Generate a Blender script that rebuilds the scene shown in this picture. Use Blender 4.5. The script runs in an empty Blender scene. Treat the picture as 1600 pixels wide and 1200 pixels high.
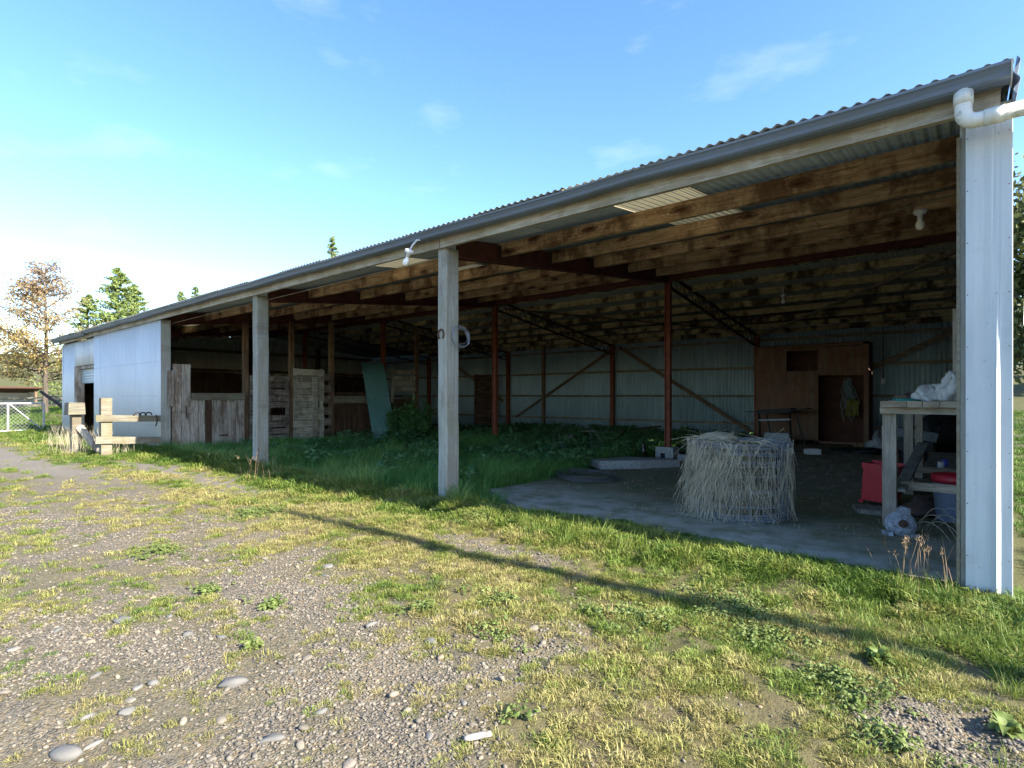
import bpy, math, random
import numpy as np
from mathutils import Vector, Matrix

R = math.radians
random.seed(7)
rng = np.random.default_rng(7)
sc = bpy.context.scene
COL = sc.collection

# ------------------------------------------------------------------ camera, sky, sun, exposure
cam_d = bpy.data.cameras.new('camera')
cam = bpy.data.objects.new('camera', cam_d)
COL.objects.link(cam)
cam.location = (0, 0, 1.2)
cam.rotation_euler = (R(90), 0, 0.6968)
cam_d.sensor_width = 36
cam_d.lens = 36 * 855.5 / 1600
cam_d.shift_y = 18.65 / 1600
cam_d.clip_start = 0.05
cam_d.clip_end = 6000
sc.camera = cam

SUN_EL, SUN_AZ = R(32), R(4.0)          # azimuth measured from +X towards +Y
world = bpy.data.worlds.new('World')
sc.world = world
world.use_nodes = True
wt = world.node_tree
wt.nodes.clear()
w_out = wt.nodes.new('ShaderNodeOutputWorld')
w_bg = wt.nodes.new('ShaderNodeBackground')
w_sky = wt.nodes.new('ShaderNodeTexSky')
w_sky.sky_type = 'NISHITA'
w_sky.sun_disc = False
w_sky.sun_elevation = SUN_EL
w_sky.sun_rotation = R(90) - SUN_AZ
w_sky.air_density = 1.0
w_sky.dust_density = 0.5
w_sky.ozone_density = 2.0
w_bg.inputs['Strength'].default_value = 0.125
# thin wisps of cloud
w_tc = wt.nodes.new('ShaderNodeTexCoord')
w_map = wt.nodes.new('ShaderNodeMapping')
w_map.inputs['Scale'].default_value = (2.2, 2.2, 6.5)
w_map.inputs['Location'].default_value = (0.9, 4.2, 2.3)
w_n = wt.nodes.new('ShaderNodeTexNoise')
w_n.inputs['Scale'].default_value = 2.1
w_n.inputs['Detail'].default_value = 7
w_n.inputs['Roughness'].default_value = 0.55
w_r = wt.nodes.new('ShaderNodeValToRGB')
w_r.color_ramp.elements[0].position = 0.59
w_r.color_ramp.elements[0].color = (0, 0, 0, 1)
w_r.color_ramp.elements[1].position = 0.85
w_r.color_ramp.elements[1].color = (0.18, 0.18, 0.18, 1)
w_mix = wt.nodes.new('ShaderNodeMix')
w_mix.data_type = 'RGBA'
w_mix.inputs['B'].default_value = (4.5, 4.6, 4.8, 1)
wt.links.new(w_tc.outputs['Generated'], w_map.inputs['Vector'])
wt.links.new(w_map.outputs['Vector'], w_n.inputs['Vector'])
wt.links.new(w_n.outputs['Fac'], w_r.inputs['Fac'])
wt.links.new(w_r.outputs['Color'], w_mix.inputs['Factor'])
w_hs = wt.nodes.new('ShaderNodeHueSaturation')
w_hs.inputs['Saturation'].default_value = 1.2
w_hs.inputs['Hue'].default_value = 0.505
wt.links.new(w_sky.outputs['Color'], w_hs.inputs['Color'])
wt.links.new(w_hs.outputs['Color'], w_mix.inputs['A'])
wt.links.new(w_mix.outputs['Result'], w_bg.inputs['Color'])
wt.links.new(w_bg.outputs['Background'], w_out.inputs['Surface'])

sun_d = bpy.data.lights.new('sun', 'SUN')
sun_d.energy = 4.9
sun_d.angle = R(0.5)
sun_d.color = (1.0, 0.93, 0.80)
sun = bpy.data.objects.new('sun', sun_d)
COL.objects.link(sun)
sun_dir = Vector((math.cos(SUN_EL) * math.cos(SUN_AZ), math.cos(SUN_EL) * math.sin(SUN_AZ), math.sin(SUN_EL)))
sun.rotation_euler = sun_dir.to_track_quat('Z', 'Y').to_euler()
sun.location = (30, 4, 20)

vs = sc.view_settings
vs.view_transform = 'Standard'
vs.look = 'None'
vs.gamma = 1
vs.use_curve_mapping = False
vs.exposure = 1.83
sc.cycles.use_denoising = True
sc.cycles.max_bounces = 8
sc.cycles.diffuse_bounces = 6
sc.cycles.sample_clamp_indirect = 8


# ------------------------------------------------------------------ material helpers
class NT:
    def __init__(self, name, rough=0.8, spec=0.3, metal=0.0):
        self.m = bpy.data.materials.new(name)
        self.m.use_nodes = True
        self.t = self.m.node_tree
        self.b = self.t.nodes['Principled BSDF']
        self.b.inputs['Roughness'].default_value = rough
        self.b.inputs['Specular IOR Level'].default_value = spec
        self.b.inputs['Metallic'].default_value = metal

    def n(self, typ, **kw):
        nd = self.t.nodes.new('ShaderNode' + typ)
        for k, v in kw.items():
            if k in nd.inputs:
                if hasattr(v, 'is_linked') or hasattr(v, 'node'):
                    self.t.links.new(v, nd.inputs[k])
                else:
                    nd.inputs[k].default_value = v
            else:
                setattr(nd, k, v)
        return nd

    def link(self, a, b):
        self.t.links.new(a, b)

    def coords(self, scale=(1, 1, 1), loc=(0, 0, 0), rot=(0, 0, 0), which='Object'):
        tc = self.n('TexCoord')
        mp = self.n('Mapping', Scale=scale, Location=loc, Rotation=rot)
        self.link(tc.outputs[which], mp.inputs['Vector'])
        return mp.outputs['Vector']

    def noise(self, vec, scale=5, detail=4, rough=0.55, dist=0.0):
        return self.n('TexNoise', Vector=vec, Scale=scale, Detail=detail, Roughness=rough, Distortion=dist).outputs['Fac']

    def ramp(self, fac, stops):
        r = self.n('ValToRGB')
        self.link(fac, r.inputs['Fac'])
        e = r.color_ramp.elements
        while len(e) < len(stops):
            e.new(0.5)
        for el, (p, c) in zip(e, stops):
            el.position = p
            el.color = (c, c, c, 1) if isinstance(c, (int, float)) else (*c, 1)
        return r.outputs['Color']

    def mix(self, fac, a, b, mode='MIX'):
        nd = self.n('Mix', data_type='RGBA', blend_type=mode)
        for key, v in (('Factor', fac), ('A', a), ('B', b)):
            if hasattr(v, 'node'):
                self.link(v, nd.inputs[key])
            else:
                nd.inputs[key].default_value = (*v, 1) if isinstance(v, tuple) else v
        return nd.outputs['Result']

    def math(self, op, a, b=0.0):
        nd = self.n('Math', operation=op)
        for i, v in enumerate((a, b)):
            if hasattr(v, 'node'):
                self.link(v, nd.inputs[i])
            else:
                nd.inputs[i].default_value = v
        return nd.outputs[0]

    def rand(self):
        return self.n('ObjectInfo').outputs['Random']

    def attr(self, name, typ='GEOMETRY'):
        nd = self.n('Attribute', attribute_name=name, attribute_type=typ)
        return nd

    def color(self, c):
        if hasattr(c, 'node'):
            self.link(c, self.b.inputs['Base Color'])
        else:
            self.b.inputs['Base Color'].default_value = (*c, 1)
        return self

    def bump(self, h, strength=0.3, dist=0.01):
        bp = self.n('Bump', Strength=strength, Distance=dist)
        self.link(h, bp.inputs['Height'])
        self.link(bp.outputs['Normal'], self.b.inputs['Normal'])
        return self


def wood(name, dark, mid, light, axis='z', knots=0.0, stain=0.0, stain_col=(0.03, 0.02, 0.015), moss=0.0, vary=0.35, rough=0.85, contrast=1.0):
    k = NT(name, rough, 0.2)
    sc_ = {'x': (0.55, 9, 9), 'y': (9, 0.55, 9), 'z': (9, 9, 0.55)}[axis]
    rnd = k.rand()
    # shift the pattern from board to board
    tc = k.n('TexCoord')
    comb = k.n('CombineXYZ')
    for i in range(3):
        k.link(k.math('MULTIPLY', rnd, 37.0 + 11 * i), comb.inputs[i])
    add = k.n('VectorMath', operation='ADD')
    k.link(tc.outputs['Object'], add.inputs[0])
    k.link(comb.outputs[0], add.inputs[1])
    mp = k.n('Mapping', Scale=sc_)
    k.link(add.outputs[0], mp.inputs['Vector'])
    v = mp.outputs['Vector']
    g = k.noise(v, 3.2, 6, 0.62, 0.6)
    fine = k.noise(v, 14, 3, 0.6)
    col = k.ramp(g, [(0.5 - 0.14 / contrast, dark), (0.5, mid), (0.5 + 0.12 / contrast, light)])
    col = k.mix(0.4 * contrast, col, k.ramp(fine, [(0.42, dark), (0.58, light)]))
    big = k.noise(add.outputs[0], 1.3, 3)
    col = k.mix(k.math('MULTIPLY', big, 0.30), col, dark)
    h = g
    if knots:
        sp_ = k.n('SeparateXYZ')
        k.link(add.outputs[0], sp_.inputs[0])
        cx_ = k.n('CombineXYZ')
        al_, ac_ = {'x': ('X', 'Z'), 'y': ('Y', 'Z'), 'z': ('Z', 'X')}[axis]
        k.link(k.math('MULTIPLY', sp_.outputs[al_], 1.25), cx_.inputs[0])
        k.link(k.math('MULTIPLY', sp_.outputs[ac_], 3.4), cx_.inputs[1])
        dv = k.n('TexNoise', Vector=cx_.outputs[0], Scale=2.5, Detail=4)
        mv = k.n('VectorMath', operation='MULTIPLY_ADD')
        k.link(dv.outputs['Color'], mv.inputs[0])
        mv.inputs[1].default_value = (0.30, 0.30, 0.30)
        k.link(cx_.outputs[0], mv.inputs[2])
        vo = k.n('TexVoronoi', Vector=mv.outputs[0], Scale=1.0, feature='F1', voronoi_dimensions='2D')
        dist = vo.outputs['Distance']
        rings = k.math('SINE', k.math('MULTIPLY', dist, 75))
        near = k.ramp(dist, [(0.05, 1.0), (0.40, 0.0)])
        col = k.mix(k.math('MULTIPLY', k.math('MULTIPLY', near, k.ramp(rings, [(0.2, 0.0), (0.9, 1.0)])), 0.7 * knots), col, (0.10, 0.035, 0.012))
        col = k.mix(k.math('MULTIPLY', k.ramp(dist, [(0.04, 1.0), (0.16, 0.0)]), knots), col, (0.05, 0.016, 0.007))
    if stain:
        ms = k.n('Mapping', Scale={'x': (1.6, 1.6, 1.0), 'y': (1.6, 1.6, 1.0), 'z': (2, 2, .7)}[axis])
        k.link(add.outputs[0], ms.inputs['Vector'])
        s = k.noise(ms.outputs['Vector'], 1.5, 6, 0.7, 0.4)
        col = k.mix(k.math('MULTIPLY', k.ramp(s, [(0.465, 0.0), (0.585, 1.0)]), stain), col, stain_col)
    if moss:
        s = k.noise(add.outputs[0], 2.4, 5, 0.65)
        col = k.mix(k.math('MULTIPLY', k.ramp(s, [(0.48, 0.0), (0.65, 1.0)]), moss), col, (0.19, 0.20, 0.09))
    # board to board brightness
    val = k.math('ADD', k.math('MULTIPLY', rnd, vary), 1.0 - vary * 0.5)
    hsv = k.n('HueSaturation')
    k.link(col, hsv.inputs['Color'])
    k.link(val, hsv.inputs['Value'])
    k.color(hsv.outputs['Color'])
    k.bump(k.mix(0.5, h, fine), 0.45, 0.006)
    return k.m


def sheet_metal(name, base, alt, rust=0.0, rough=0.5, metal=0.25, dirt=0.4, drip=True, spec=0.4, dirt_col=None, moss=0.0, smudge=0.5):
    k = NT(name, rough, spec, metal)
    v = k.coords()
    big = k.noise(v, 0.9, 5, 0.6)
    col = k.mix(k.ramp(big, [(0.35, 0.0), (0.68, 1.0)]), base, alt)
    vv = k.coords((7, 7, 0.6))
    st = k.noise(vv, 2.0, 6, 0.65)
    dc = dirt_col or tuple(c * 0.45 for c in base)
    col = k.mix(k.math('MULTIPLY', k.ramp(st, [(0.45, 0.0), (0.72, 1.0)]), dirt), col, dc)
    sp = k.noise(v, 22, 4, 0.7)
    col = k.mix(k.math('MULTIPLY', k.ramp(sp, [(0.66, 0.0), (0.74, 1.0)]), smudge), col, tuple(c * 0.4 for c in base))
    if moss:
        ms_ = k.noise(v, 9, 6, 0.7)
        col = k.mix(k.math('MULTIPLY', k.ramp(ms_, [(0.55, 0.0), (0.66, 1.0)]), moss), col, (0.10, 0.12, 0.035))
    if rust:
        rs = k.noise(v, 2.6, 7, 0.7)
        col = k.mix(k.math('MULTIPLY', k.ramp(rs, [(0.55, 0.0), (0.68, 1.0)]), rust), col, (0.12, 0.05, 0.02))
    rnd = k.rand()
    hsv = k.n('HueSaturation')
    k.link(col, hsv.inputs['Color'])
    k.link(k.math('ADD', k.math('MULTIPLY', rnd, 0.16), 0.92), hsv.inputs['Value'])
    k.color(hsv.outputs['Color'])
    k.link(k.ramp(big, [(0.2, rough - 0.1), (0.8, min(1, rough + 0.2))]), k.b.inputs['Roughness'])
    k.bump(sp, 0.12, 0.002)
    return k.m


def plain(name, col, rough=0.6, metal=0.0, var=0.25, scale=14, spec=0.35, bump=0.15):
    k = NT(name, rough, spec, metal)
    v = k.coords()
    a = k.noise(v, scale, 5, 0.65)
    b = k.noise(v, scale * 0.2, 3, 0.6)
    c2 = tuple(c * (1 - var * 1.6) for c in col)
    c3 = tuple(min(1, c * (1 + var * 0.5)) for c in col)
    cc = k.mix(k.ramp(b, [(0.3, 0.0), (0.7, 1.0)]), c3, col)
    k.color(k.mix(k.ramp(a, [(0.45, 0.0), (0.75, 1.0)]), cc, c2))
    k.bump(a, bump, 0.004)
    return k.m


M = {}
M['post'] = wood('weathered_post_timber', (0.20, 0.20, 0.18), (0.33, 0.34, 0.31), (0.46, 0.47, 0.43), 'z', knots=0.25, stain=0.3, stain_col=(0.22, 0.17, 0.10), moss=0.25, vary=0.15, contrast=0.5)
M['grey_plank'] = wood('grey_plank', (0.17, 0.135, 0.105), (0.36, 0.315, 0.26), (0.54, 0.49, 0.42), 'z', stain=0.65, stain_col=(0.12, 0.07, 0.04), vary=0.45)
M['brown_plank'] = wood('brown_plank', (0.05, 0.028, 0.016), (0.11, 0.065, 0.04), (0.17, 0.10, 0.065), 'z', stain=0.5, vary=0.4)
M['pallet'] = wood('pallet_board', (0.21, 0.185, 0.145), (0.42, 0.38, 0.30), (0.60, 0.56, 0.46), 'y', stain=0.55, stain_col=(0.10, 0.075, 0.05), moss=0.2, vary=0.4)
M['dark_pallet'] = wood('dark_pallet_board', (0.10, 0.08, 0.065), (0.22, 0.18, 0.145), (0.35, 0.30, 0.25), 'y', stain=0.6, vary=0.5)
M['rail_board'] = wood('rail_board', (0.11, 0.10, 0.075), (0.19, 0.175, 0.135), (0.27, 0.25, 0.20), 'y', stain=0.45, stain_col=(0.13, 0.09, 0.05), moss=0.3, vary=0.2)
M['front_purlin'] = wood('front_purlin_timber', (0.22, 0.13, 0.068), (0.46, 0.31, 0.185), (0.64, 0.47, 0.31), 'x', knots=0.95, stain=0.75, stain_col=(0.07, 0.028, 0.014), vary=0.35, rough=0.7)
M['rear_purlin'] = wood('rear_purlin_timber', (0.24, 0.185, 0.09), (0.43, 0.36, 0.19), (0.54, 0.48, 0.29), 'x', knots=0.4, stain=0.95, stain_col=(0.045, 0.032, 0.018), vary=0.3)
M['fascia'] = wood('fascia_timber', (0.25, 0.22, 0.165), (0.41, 0.375, 0.315), (0.53, 0.50, 0.45), 'x', stain=0.35, stain_col=(0.16, 0.11, 0.06), moss=0.3, vary=0.15)
M['red_steel'] = plain('red_oxide_paint', (0.20, 0.055, 0.030), 0.65, 0.0, 0.35, 9)
M['rafter'] = plain('dark_red_rafter_paint', (0.095, 0.030, 0.022), 0.7, 0.0, 0.4, 6)
M['dark_steel'] = plain('dark_truss_steel', (0.045, 0.025, 0.022), 0.7, 0.1, 0.3, 20)
M['stall_post'] = wood('stall_post_timber', (0.10, 0.06, 0.035), (0.20, 0.13, 0.08), (0.28, 0.19, 0.12), 'z', stain=0.4, vary=0.3)
M['girt'] = wood('wall_girt_timber', (0.14, 0.12, 0.09), (0.24, 0.21, 0.16), (0.33, 0.29, 0.22), 'x', stain=0.3, vary=0.3)
M['girt_y'] = wood('end_girt_timber', (0.09, 0.06, 0.04), (0.17, 0.11, 0.07), (0.24, 0.16, 0.10), 'y', stain=0.3, vary=0.3)
M['white_wall'] = sheet_metal('white_painted_iron', (0.68, 0.70, 0.71), (0.60, 0.63, 0.65), rough=0.45, metal=0.0, dirt=0.30, dirt_col=(0.42, 0.45, 0.46))
M['corner_white'] = sheet_metal('white_corner_flashing', (0.56, 0.585, 0.60), (0.48, 0.515, 0.545), rough=0.4, metal=0.0, dirt=0.65, dirt_col=(0.40, 0.44, 0.45), smudge=0.8, rust=0.12)
M['back_wall'] = sheet_metal('blue_grey_galvanised', (0.34, 0.475, 0.53), (0.42, 0.55, 0.60), rust=0.15, rough=0.55, metal=0.15, dirt=0.4)
M['end_wall'] = sheet_metal('light_paled_galvanised', (0.60, 0.62, 0.56), (0.50, 0.52, 0.47), rust=0.15, rough=0.55, metal=0.1, dirt=0.4)  # pale base colour stands for the light falling on the left end wall
M['roof'] = sheet_metal('roof_sheet_grey', (0.32, 0.345, 0.335), (0.24, 0.265, 0.255), rust=0.15, rough=0.7, metal=0.0, dirt=0.5)
M['gutter'] = sheet_metal('grey_gutter_paint', (0.14, 0.185, 0.275), (0.115, 0.15, 0.215), rough=0.35, metal=0.0, dirt=0.3, dirt_col=(0.13, 0.13, 0.05), spec=0.5)
M['pvc'] = sheet_metal('white_pvc_pipe', (0.72, 0.71, 0.67), (0.66, 0.66, 0.60), rough=0.4, metal=0.0, dirt=0.6, dirt_col=(0.40, 0.40, 0.26), moss=0.8)
M['green_sheet'] = sheet_metal('green_sheet', (0.085, 0.20, 0.175), (0.13, 0.26, 0.235), rust=0.25, rough=0.6, metal=0.05, dirt=0.5)
M['roller'] = sheet_metal('roller_door_grey', (0.55, 0.60, 0.60), (0.48, 0.53, 0.54), rough=0.45, metal=0.1, dirt=0.3)
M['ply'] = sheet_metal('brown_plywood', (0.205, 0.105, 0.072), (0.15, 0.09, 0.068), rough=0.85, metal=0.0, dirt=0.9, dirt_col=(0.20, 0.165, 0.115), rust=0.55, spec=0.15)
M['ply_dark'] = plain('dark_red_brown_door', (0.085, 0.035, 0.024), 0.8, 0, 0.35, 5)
M['black_iron'] = plain('black_iron', (0.022, 0.024, 0.028), 0.55, 0.3, 0.2, 18)
M['steel_grey'] = plain('dull_grey_steel', (0.20, 0.23, 0.27), 0.45, 0.5, 0.3, 20)
M['wire'] = plain('galvanised_wire', (0.34, 0.37, 0.42), 0.45, 0.35, 0.2, 40)
M['old_wire'] = plain('tarnished_wire', (0.13, 0.135, 0.14), 0.6, 0.3, 0.3, 30)
M['straw'] = plain('dry_straw', (0.44, 0.385, 0.28), 0.85, 0, 0.35, 6)
M['rust'] = plain('rusty_iron', (0.09, 0.045, 0.03), 0.85, 0.1, 0.4, 30)
M['concrete'] = plain('pale_concrete_block', (0.34, 0.34, 0.33), 0.9, 0, 0.3, 22, bump=0.4)
M['alloy'] = plain('cast_alloy', (0.34, 0.36, 0.40), 0.6, 0.25, 0.5, 30, bump=0.4)
M['red_plastic'] = plain('red_plastic', (0.52, 0.022, 0.035), 0.42, 0, 0.12, 6, spec=0.5)
M['bucket'] = plain('pale_blue_plastic', (0.26, 0.32, 0.46), 0.35, 0, 0.12, 8, spec=0.5)
M['sack'] = plain('white_woven_sack', (0.58, 0.58, 0.56), 0.75, 0, 0.2, 9, bump=0.4)
M['yellow'] = plain('faded_yellow_cloth', (0.20, 0.17, 0.04), 0.9, 0, 0.4, 12)
M['rope'] = plain('faded_blue_rope', (0.20, 0.26, 0.28), 0.9, 0, 0.35, 20)
M['teal'] = plain('teal_cloth', (0.03, 0.26, 0.24), 0.8, 0, 0.3, 16)
M['brown_cloth'] = plain('brown_rag', (0.13, 0.09, 0.075), 0.9, 0, 0.3, 16)
M['bone'] = plain('bone_white_shard', (0.30, 0.285, 0.25), 0.7, 0, 0.35, 40)
M['white_plastic'] = plain('white_plastic', (0.62, 0.64, 0.66), 0.4, 0, 0.1, 8, spec=0.5)
M['bulb'] = plain('milky_bulb_glass', (0.85, 0.85, 0.82), 0.25, 0, 0.03, 8, spec=0.6)
M['bottle'] = plain('dark_brown_glass', (0.035, 0.024, 0.018), 0.15, 0, 0.1, 6, spec=0.7)
M['blue_can'] = plain('blue_can_paint', (0.05, 0.08, 0.45), 0.4, 0, 0.1, 8)
M['bench'] = wood('bench_timber', (0.24, 0.20, 0.155), (0.38, 0.33, 0.27), (0.50, 0.45, 0.38), 'z', knots=0.3, stain=0.25, vary=0.2)
M['bench_x'] = wood('bench_rail_timber', (0.24, 0.19, 0.13), (0.38, 0.32, 0.24), (0.50, 0.44, 0.35), 'x', knots=0.3, stain=0.3, vary=0.3)
M['bench_y'] = wood('bench_board_timber', (0.14, 0.13, 0.11), (0.24, 0.23, 0.20), (0.33, 0.32, 0.28), 'y', stain=0.3, vary=0.3)
M['white_gate'] = plain('white_gate_paint', (0.34, 0.35, 0.35), 0.5, 0, 0.12, 12)
M['chain'] = plain('dark_chain', (0.05, 0.04, 0.035), 0.7, 0.4, 0.3, 30)

# translucent roof sheet: lets skylight through
k = NT('translucent_roof_sheet', 0.5, 0.3)
k.color((0.50, 0.47, 0.36))
tr = k.n('BsdfTranslucent', Color=(0.55, 0.51, 0.38, 1))
mx = k.n('MixShader', Fac=0.5)
k.link(k.b.outputs[0], mx.inputs[1])
k.link(tr.outputs[0], mx.inputs[2])
k.link(mx.outputs[0], k.t.nodes['Material Output'].inputs['Surface'])
M['skylight'] = k.m


def leaf_mat(name, stops, trans=0.35, rough=0.55, use='INSTANCER', attr='tint', var=0.3):
    k = NT(name, rough, 0.25)
    if use == 'INSTANCER':
        f = k.attr(attr, 'INSTANCER').outputs['Fac']
    elif use == 'GEOMETRY':
        f = k.attr(attr, 'GEOMETRY').outputs['Fac']
    else:
        f = k.rand()
    nz = k.noise(k.coords((1, 1, 1)), 60, 2, 0.6)
    f2 = k.math('ADD', f, k.math('MULTIPLY', k.math('SUBTRACT', nz, 0.5), var))
    col = k.ramp(f2, stops)
    k.color(col)
    if trans:
        tr = k.n('BsdfTranslucent')
        k.link(col, tr.inputs['Color'])
        mx = k.n('MixShader', Fac=trans)
        k.link(k.b.outputs[0], mx.inputs[1])
        k.link(tr.outputs[0], mx.inputs[2])
        k.link(mx.outputs[0], k.t.nodes['Material Output'].inputs['Surface'])
    return k.m


M['grass'] = leaf_mat('grass_blades', [(0.0, (0.075, 0.14, 0.022)), (0.35, (0.17, 0.23, 0.042)), (0.62, (0.27, 0.27, 0.075)), (1.0, (0.36, 0.31, 0.13))], 0.3)
M['lush'] = leaf_mat('lush_grass_blades', [(0.0, (0.075, 0.19, 0.045)), (0.5, (0.13, 0.28, 0.065)), (1.0, (0.24, 0.33, 0.10))], 0.35)
M['clover'] = leaf_mat('clover_leaves', [(0.0, (0.10, 0.145, 0.035)), (1.0, (0.19, 0.23, 0.07))], 0.3)
M['weed'] = leaf_mat('weed_leaves', [(0.0, (0.05, 0.13, 0.045)), (1.0, (0.12, 0.23, 0.09))], 0.3)
M['weed_single'] = leaf_mat('bush_leaves', [(0.0, (0.04, 0.12, 0.035)), (1.0, (0.10, 0.21, 0.06))], 0.3, use='GEOMETRY')
M['oak'] = leaf_mat('autumn_oak_leaves', [(0.0, (0.24, 0.22, 0.05)), (0.4, (0.38, 0.28, 0.10)), (1.0, (0.42, 0.31, 0.21))], 0.45, use='GEOMETRY', var=0.0)
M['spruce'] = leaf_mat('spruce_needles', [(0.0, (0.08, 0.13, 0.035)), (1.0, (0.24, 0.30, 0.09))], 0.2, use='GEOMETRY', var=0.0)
M['gum'] = leaf_mat('olive_tree_leaves', [(0.0, (0.05, 0.07, 0.022)), (1.0, (0.14, 0.15, 0.05))], 0.25, use='GEOMETRY', var=0.0)
M['bark'] = wood('tree_bark', (0.05, 0.04, 0.03), (0.11, 0.09, 0.07), (0.18, 0.15, 0.12), 'z')
M['pebble'] = leaf_mat('pebble_stone', [(0.0, (0.075, 0.067, 0.057)), (0.45, (0.155, 0.136, 0.11)), (0.75, (0.23, 0.197, 0.152)), (1.0, (0.25, 0.185, 0.12))], 0.0, rough=0.8, var=0.25)
k = NT('river_stone', 0.75, 0.3)
v = k.coords()
c1 = k.ramp(k.rand(), [(0.0, (0.11, 0.115, 0.12)), (0.55, (0.185, 0.185, 0.18)), (0.8, (0.24, 0.23, 0.21)), (1.0, (0.24, 0.18, 0.125))])
nz = k.noise(v, 30, 5, 0.7)
k.color(k.mix(k.ramp(nz, [(0.35, 0.0), (0.65, 0.85)]), c1, (0.115, 0.10, 0.08)))
k.bump(nz, 0.3, 0.004)
M['stone'] = k.m


# ------------------------------------------------------------------ noise in numpy, used for terrain and planting
def _hash(x, y, s):
    n = (x.astype(np.int64) * 374761393 + y.astype(np.int64) * 668265263 + s * 1442695041) & 0xffffffff
    n = ((n ^ (n >> 13)) * 1274126177) & 0xffffffff
    return ((n ^ (n >> 16)) & 0xffff) / 65535.0


def vnoise(x, y, s=0):
    xi, yi = np.floor(x), np.floor(y)
    fx, fy = x - xi, y - yi
    fx = fx * fx * (3 - 2 * fx)
    fy = fy * fy * (3 - 2 * fy)
    a, b = _hash(xi, yi, s), _hash(xi + 1, yi, s)
    c, d = _hash(xi, yi + 1, s), _hash(xi + 1, yi + 1, s)
    return (a * (1 - fx) + b * fx) * (1 - fy) + (c * (1 - fx) + d * fx) * fy


def fbm(x, y, s=0, o=4):
    t, a, w = 0, 0.5, 0
    for i in range(o):
        t = t + a * vnoise(x * 2 ** i + 17 * i, y * 2 ** i - 9 * i, s + i)
        w += a
        a *= 0.55
    return t / w


def sstep(a, b, x):
    t = np.clip((x - a) / (b - a), 0, 1)
    return t * t * (3 - 2 * t)


def inside_shed(x, y):
    return sstep(4.3, 4.45, y) * (1 - sstep(0.05, 0.15, x)) * sstep(-22.7, -22.5, x) * (1 - sstep(16.2, 16.4, y))


def slab_left(y):          # left edge of the concrete floor
    return np.where(y < 5.2, -3.5 - (y - 4.45) / 0.75 * 1.2, -4.72 + (y - 5.2) * 0.05)


def ground_z(x, y):
    z = 0.05 * (fbm(x * 0.5, y * 0.5, 3) - 0.5) + 0.05 * (fbm(x * 2.2, y * 2.2, 5) - 0.5) + 0.045 * (fbm(x * 8, y * 8, 8, 3) - 0.5) * (0.35 + 0.65 * sstep(1.2, 2.2, y + 1.2 * sstep(-1.6, -0.6, x)))
    shed = inside_shed(x, y)
    z = z * (1 - 0.5 * shed)
    z = z + 0.05 * np.exp(-((y - 4.05) / 0.33) ** 2) * (1 - sstep(0.2, 0.8, x)) * sstep(-13.6, -13, x)
    onslab = shed * sstep(-4.75, -4.55, x)
    z = z * (1 - onslab) - 0.07 * onslab
    z = z - 0.03 * shed * (1 - onslab)
    far = sstep(-50, -108, x) * 7.0 * (0.75 + 0.5 * fbm(x * 0.02, y * 0.02, 21))
    far = far + sstep(24, 120, y) * 5.0 * (0.7 + 0.6 * fbm(x * 0.02, y * 0.02, 31)) * (1 - sstep(-30, -60, x) * 0.5)
    far = far + sstep(-26, -33, x) * 0.5 * sstep(2, 8, y)
    return z + far


def track_mask(x, y):      # bare vehicle track running past the shed front, left
    w = 0.5 * (fbm(x * 0.4, y * 0.4, 51) - 0.5)
    a = np.exp(-(((y - 1.9 - 0.055 * (x + 14) + w) / 0.42) ** 2)) * sstep(-8.0, -11.5, x)
    b = np.exp(-(((y - 3.15 - 0.03 * (x + 9) + w) / 0.30) ** 2)) * sstep(-5.5, -7.5, x) * (1 - sstep(-11, -12.5, x) * 1)
    return np.clip(a * 1.1 + 0.85 * b, 0, 1)


def grass_mask(x, y):      # 0 bare gravel .. 1 closed turf
    n1 = fbm(x * 0.9, y * 0.9, 61) - 0.5
    n2 = fbm(x * 3.2, y * 3.2, 71) - 0.5
    edge = 1.85 + 0.10 * sstep(-1.2, -3.0, x) - 1.5 * sstep(-1.6, -0.6, x) + 0.45 * sstep(-3.6, -5.5, x)
    g = sstep(-0.75, 0.55, (y - edge) + 1.5 * n1 + 1.2 * n2)
    g = np.maximum(g, 0.75 * sstep(3.3, 3.7, y + 0.5 * n1))
    g = np.maximum(g, (0.52 - 0.14 * sstep(-1.0, -1.8, x) * (1 - sstep(1.7, 2.3, y)) * (1 - sstep(-2.6, -3.4, x))) * sstep(-0.20, 0.08, n2 + 0.35 * n1))
    # a pebble scrape near the bottom right
    r = np.hypot(x + 0.02, (y - 2.42))
    g = g * (0.12 + 0.88 * sstep(0.20, 0.42, r + 0.3 * n2))
    # stony strip in front of the middle post
    r2 = np.hypot((x + 2.9) / 0.75, (y - 3.25) / 0.22)
    g = g * (0.25 + 0.75 * sstep(0.5, 1.2, r2 + 0.8 * n2))
    g = g * (1 - 0.93 * track_mask(x, y))
    g = np.where(x < -26, 1.0, g)
    g = np.where((x > 0.4) & (y > 3.5), np.maximum(g, 0.85), g)
    return np.clip(g, 0, 1)


def dry_mask(x, y):
    n1 = fbm(x * 1.1, y * 1.1, 81) - 0.5
    n2 = fbm(x * 4, y * 4, 91) - 0.5
    d = 0.66 - 0.38 * sstep(3.0, 4.0, y + 0.6 * n1) - 0.18 * sstep(-0.9, 0.2, x) + 1.0 * n1 + 1.1 * n2
    d = d - 0.30 * sstep(-9, -12, x)
    d = np.where(y > 4.3, d - 0.3, d)
    return np.clip(d, 0.02, 1)


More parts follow.
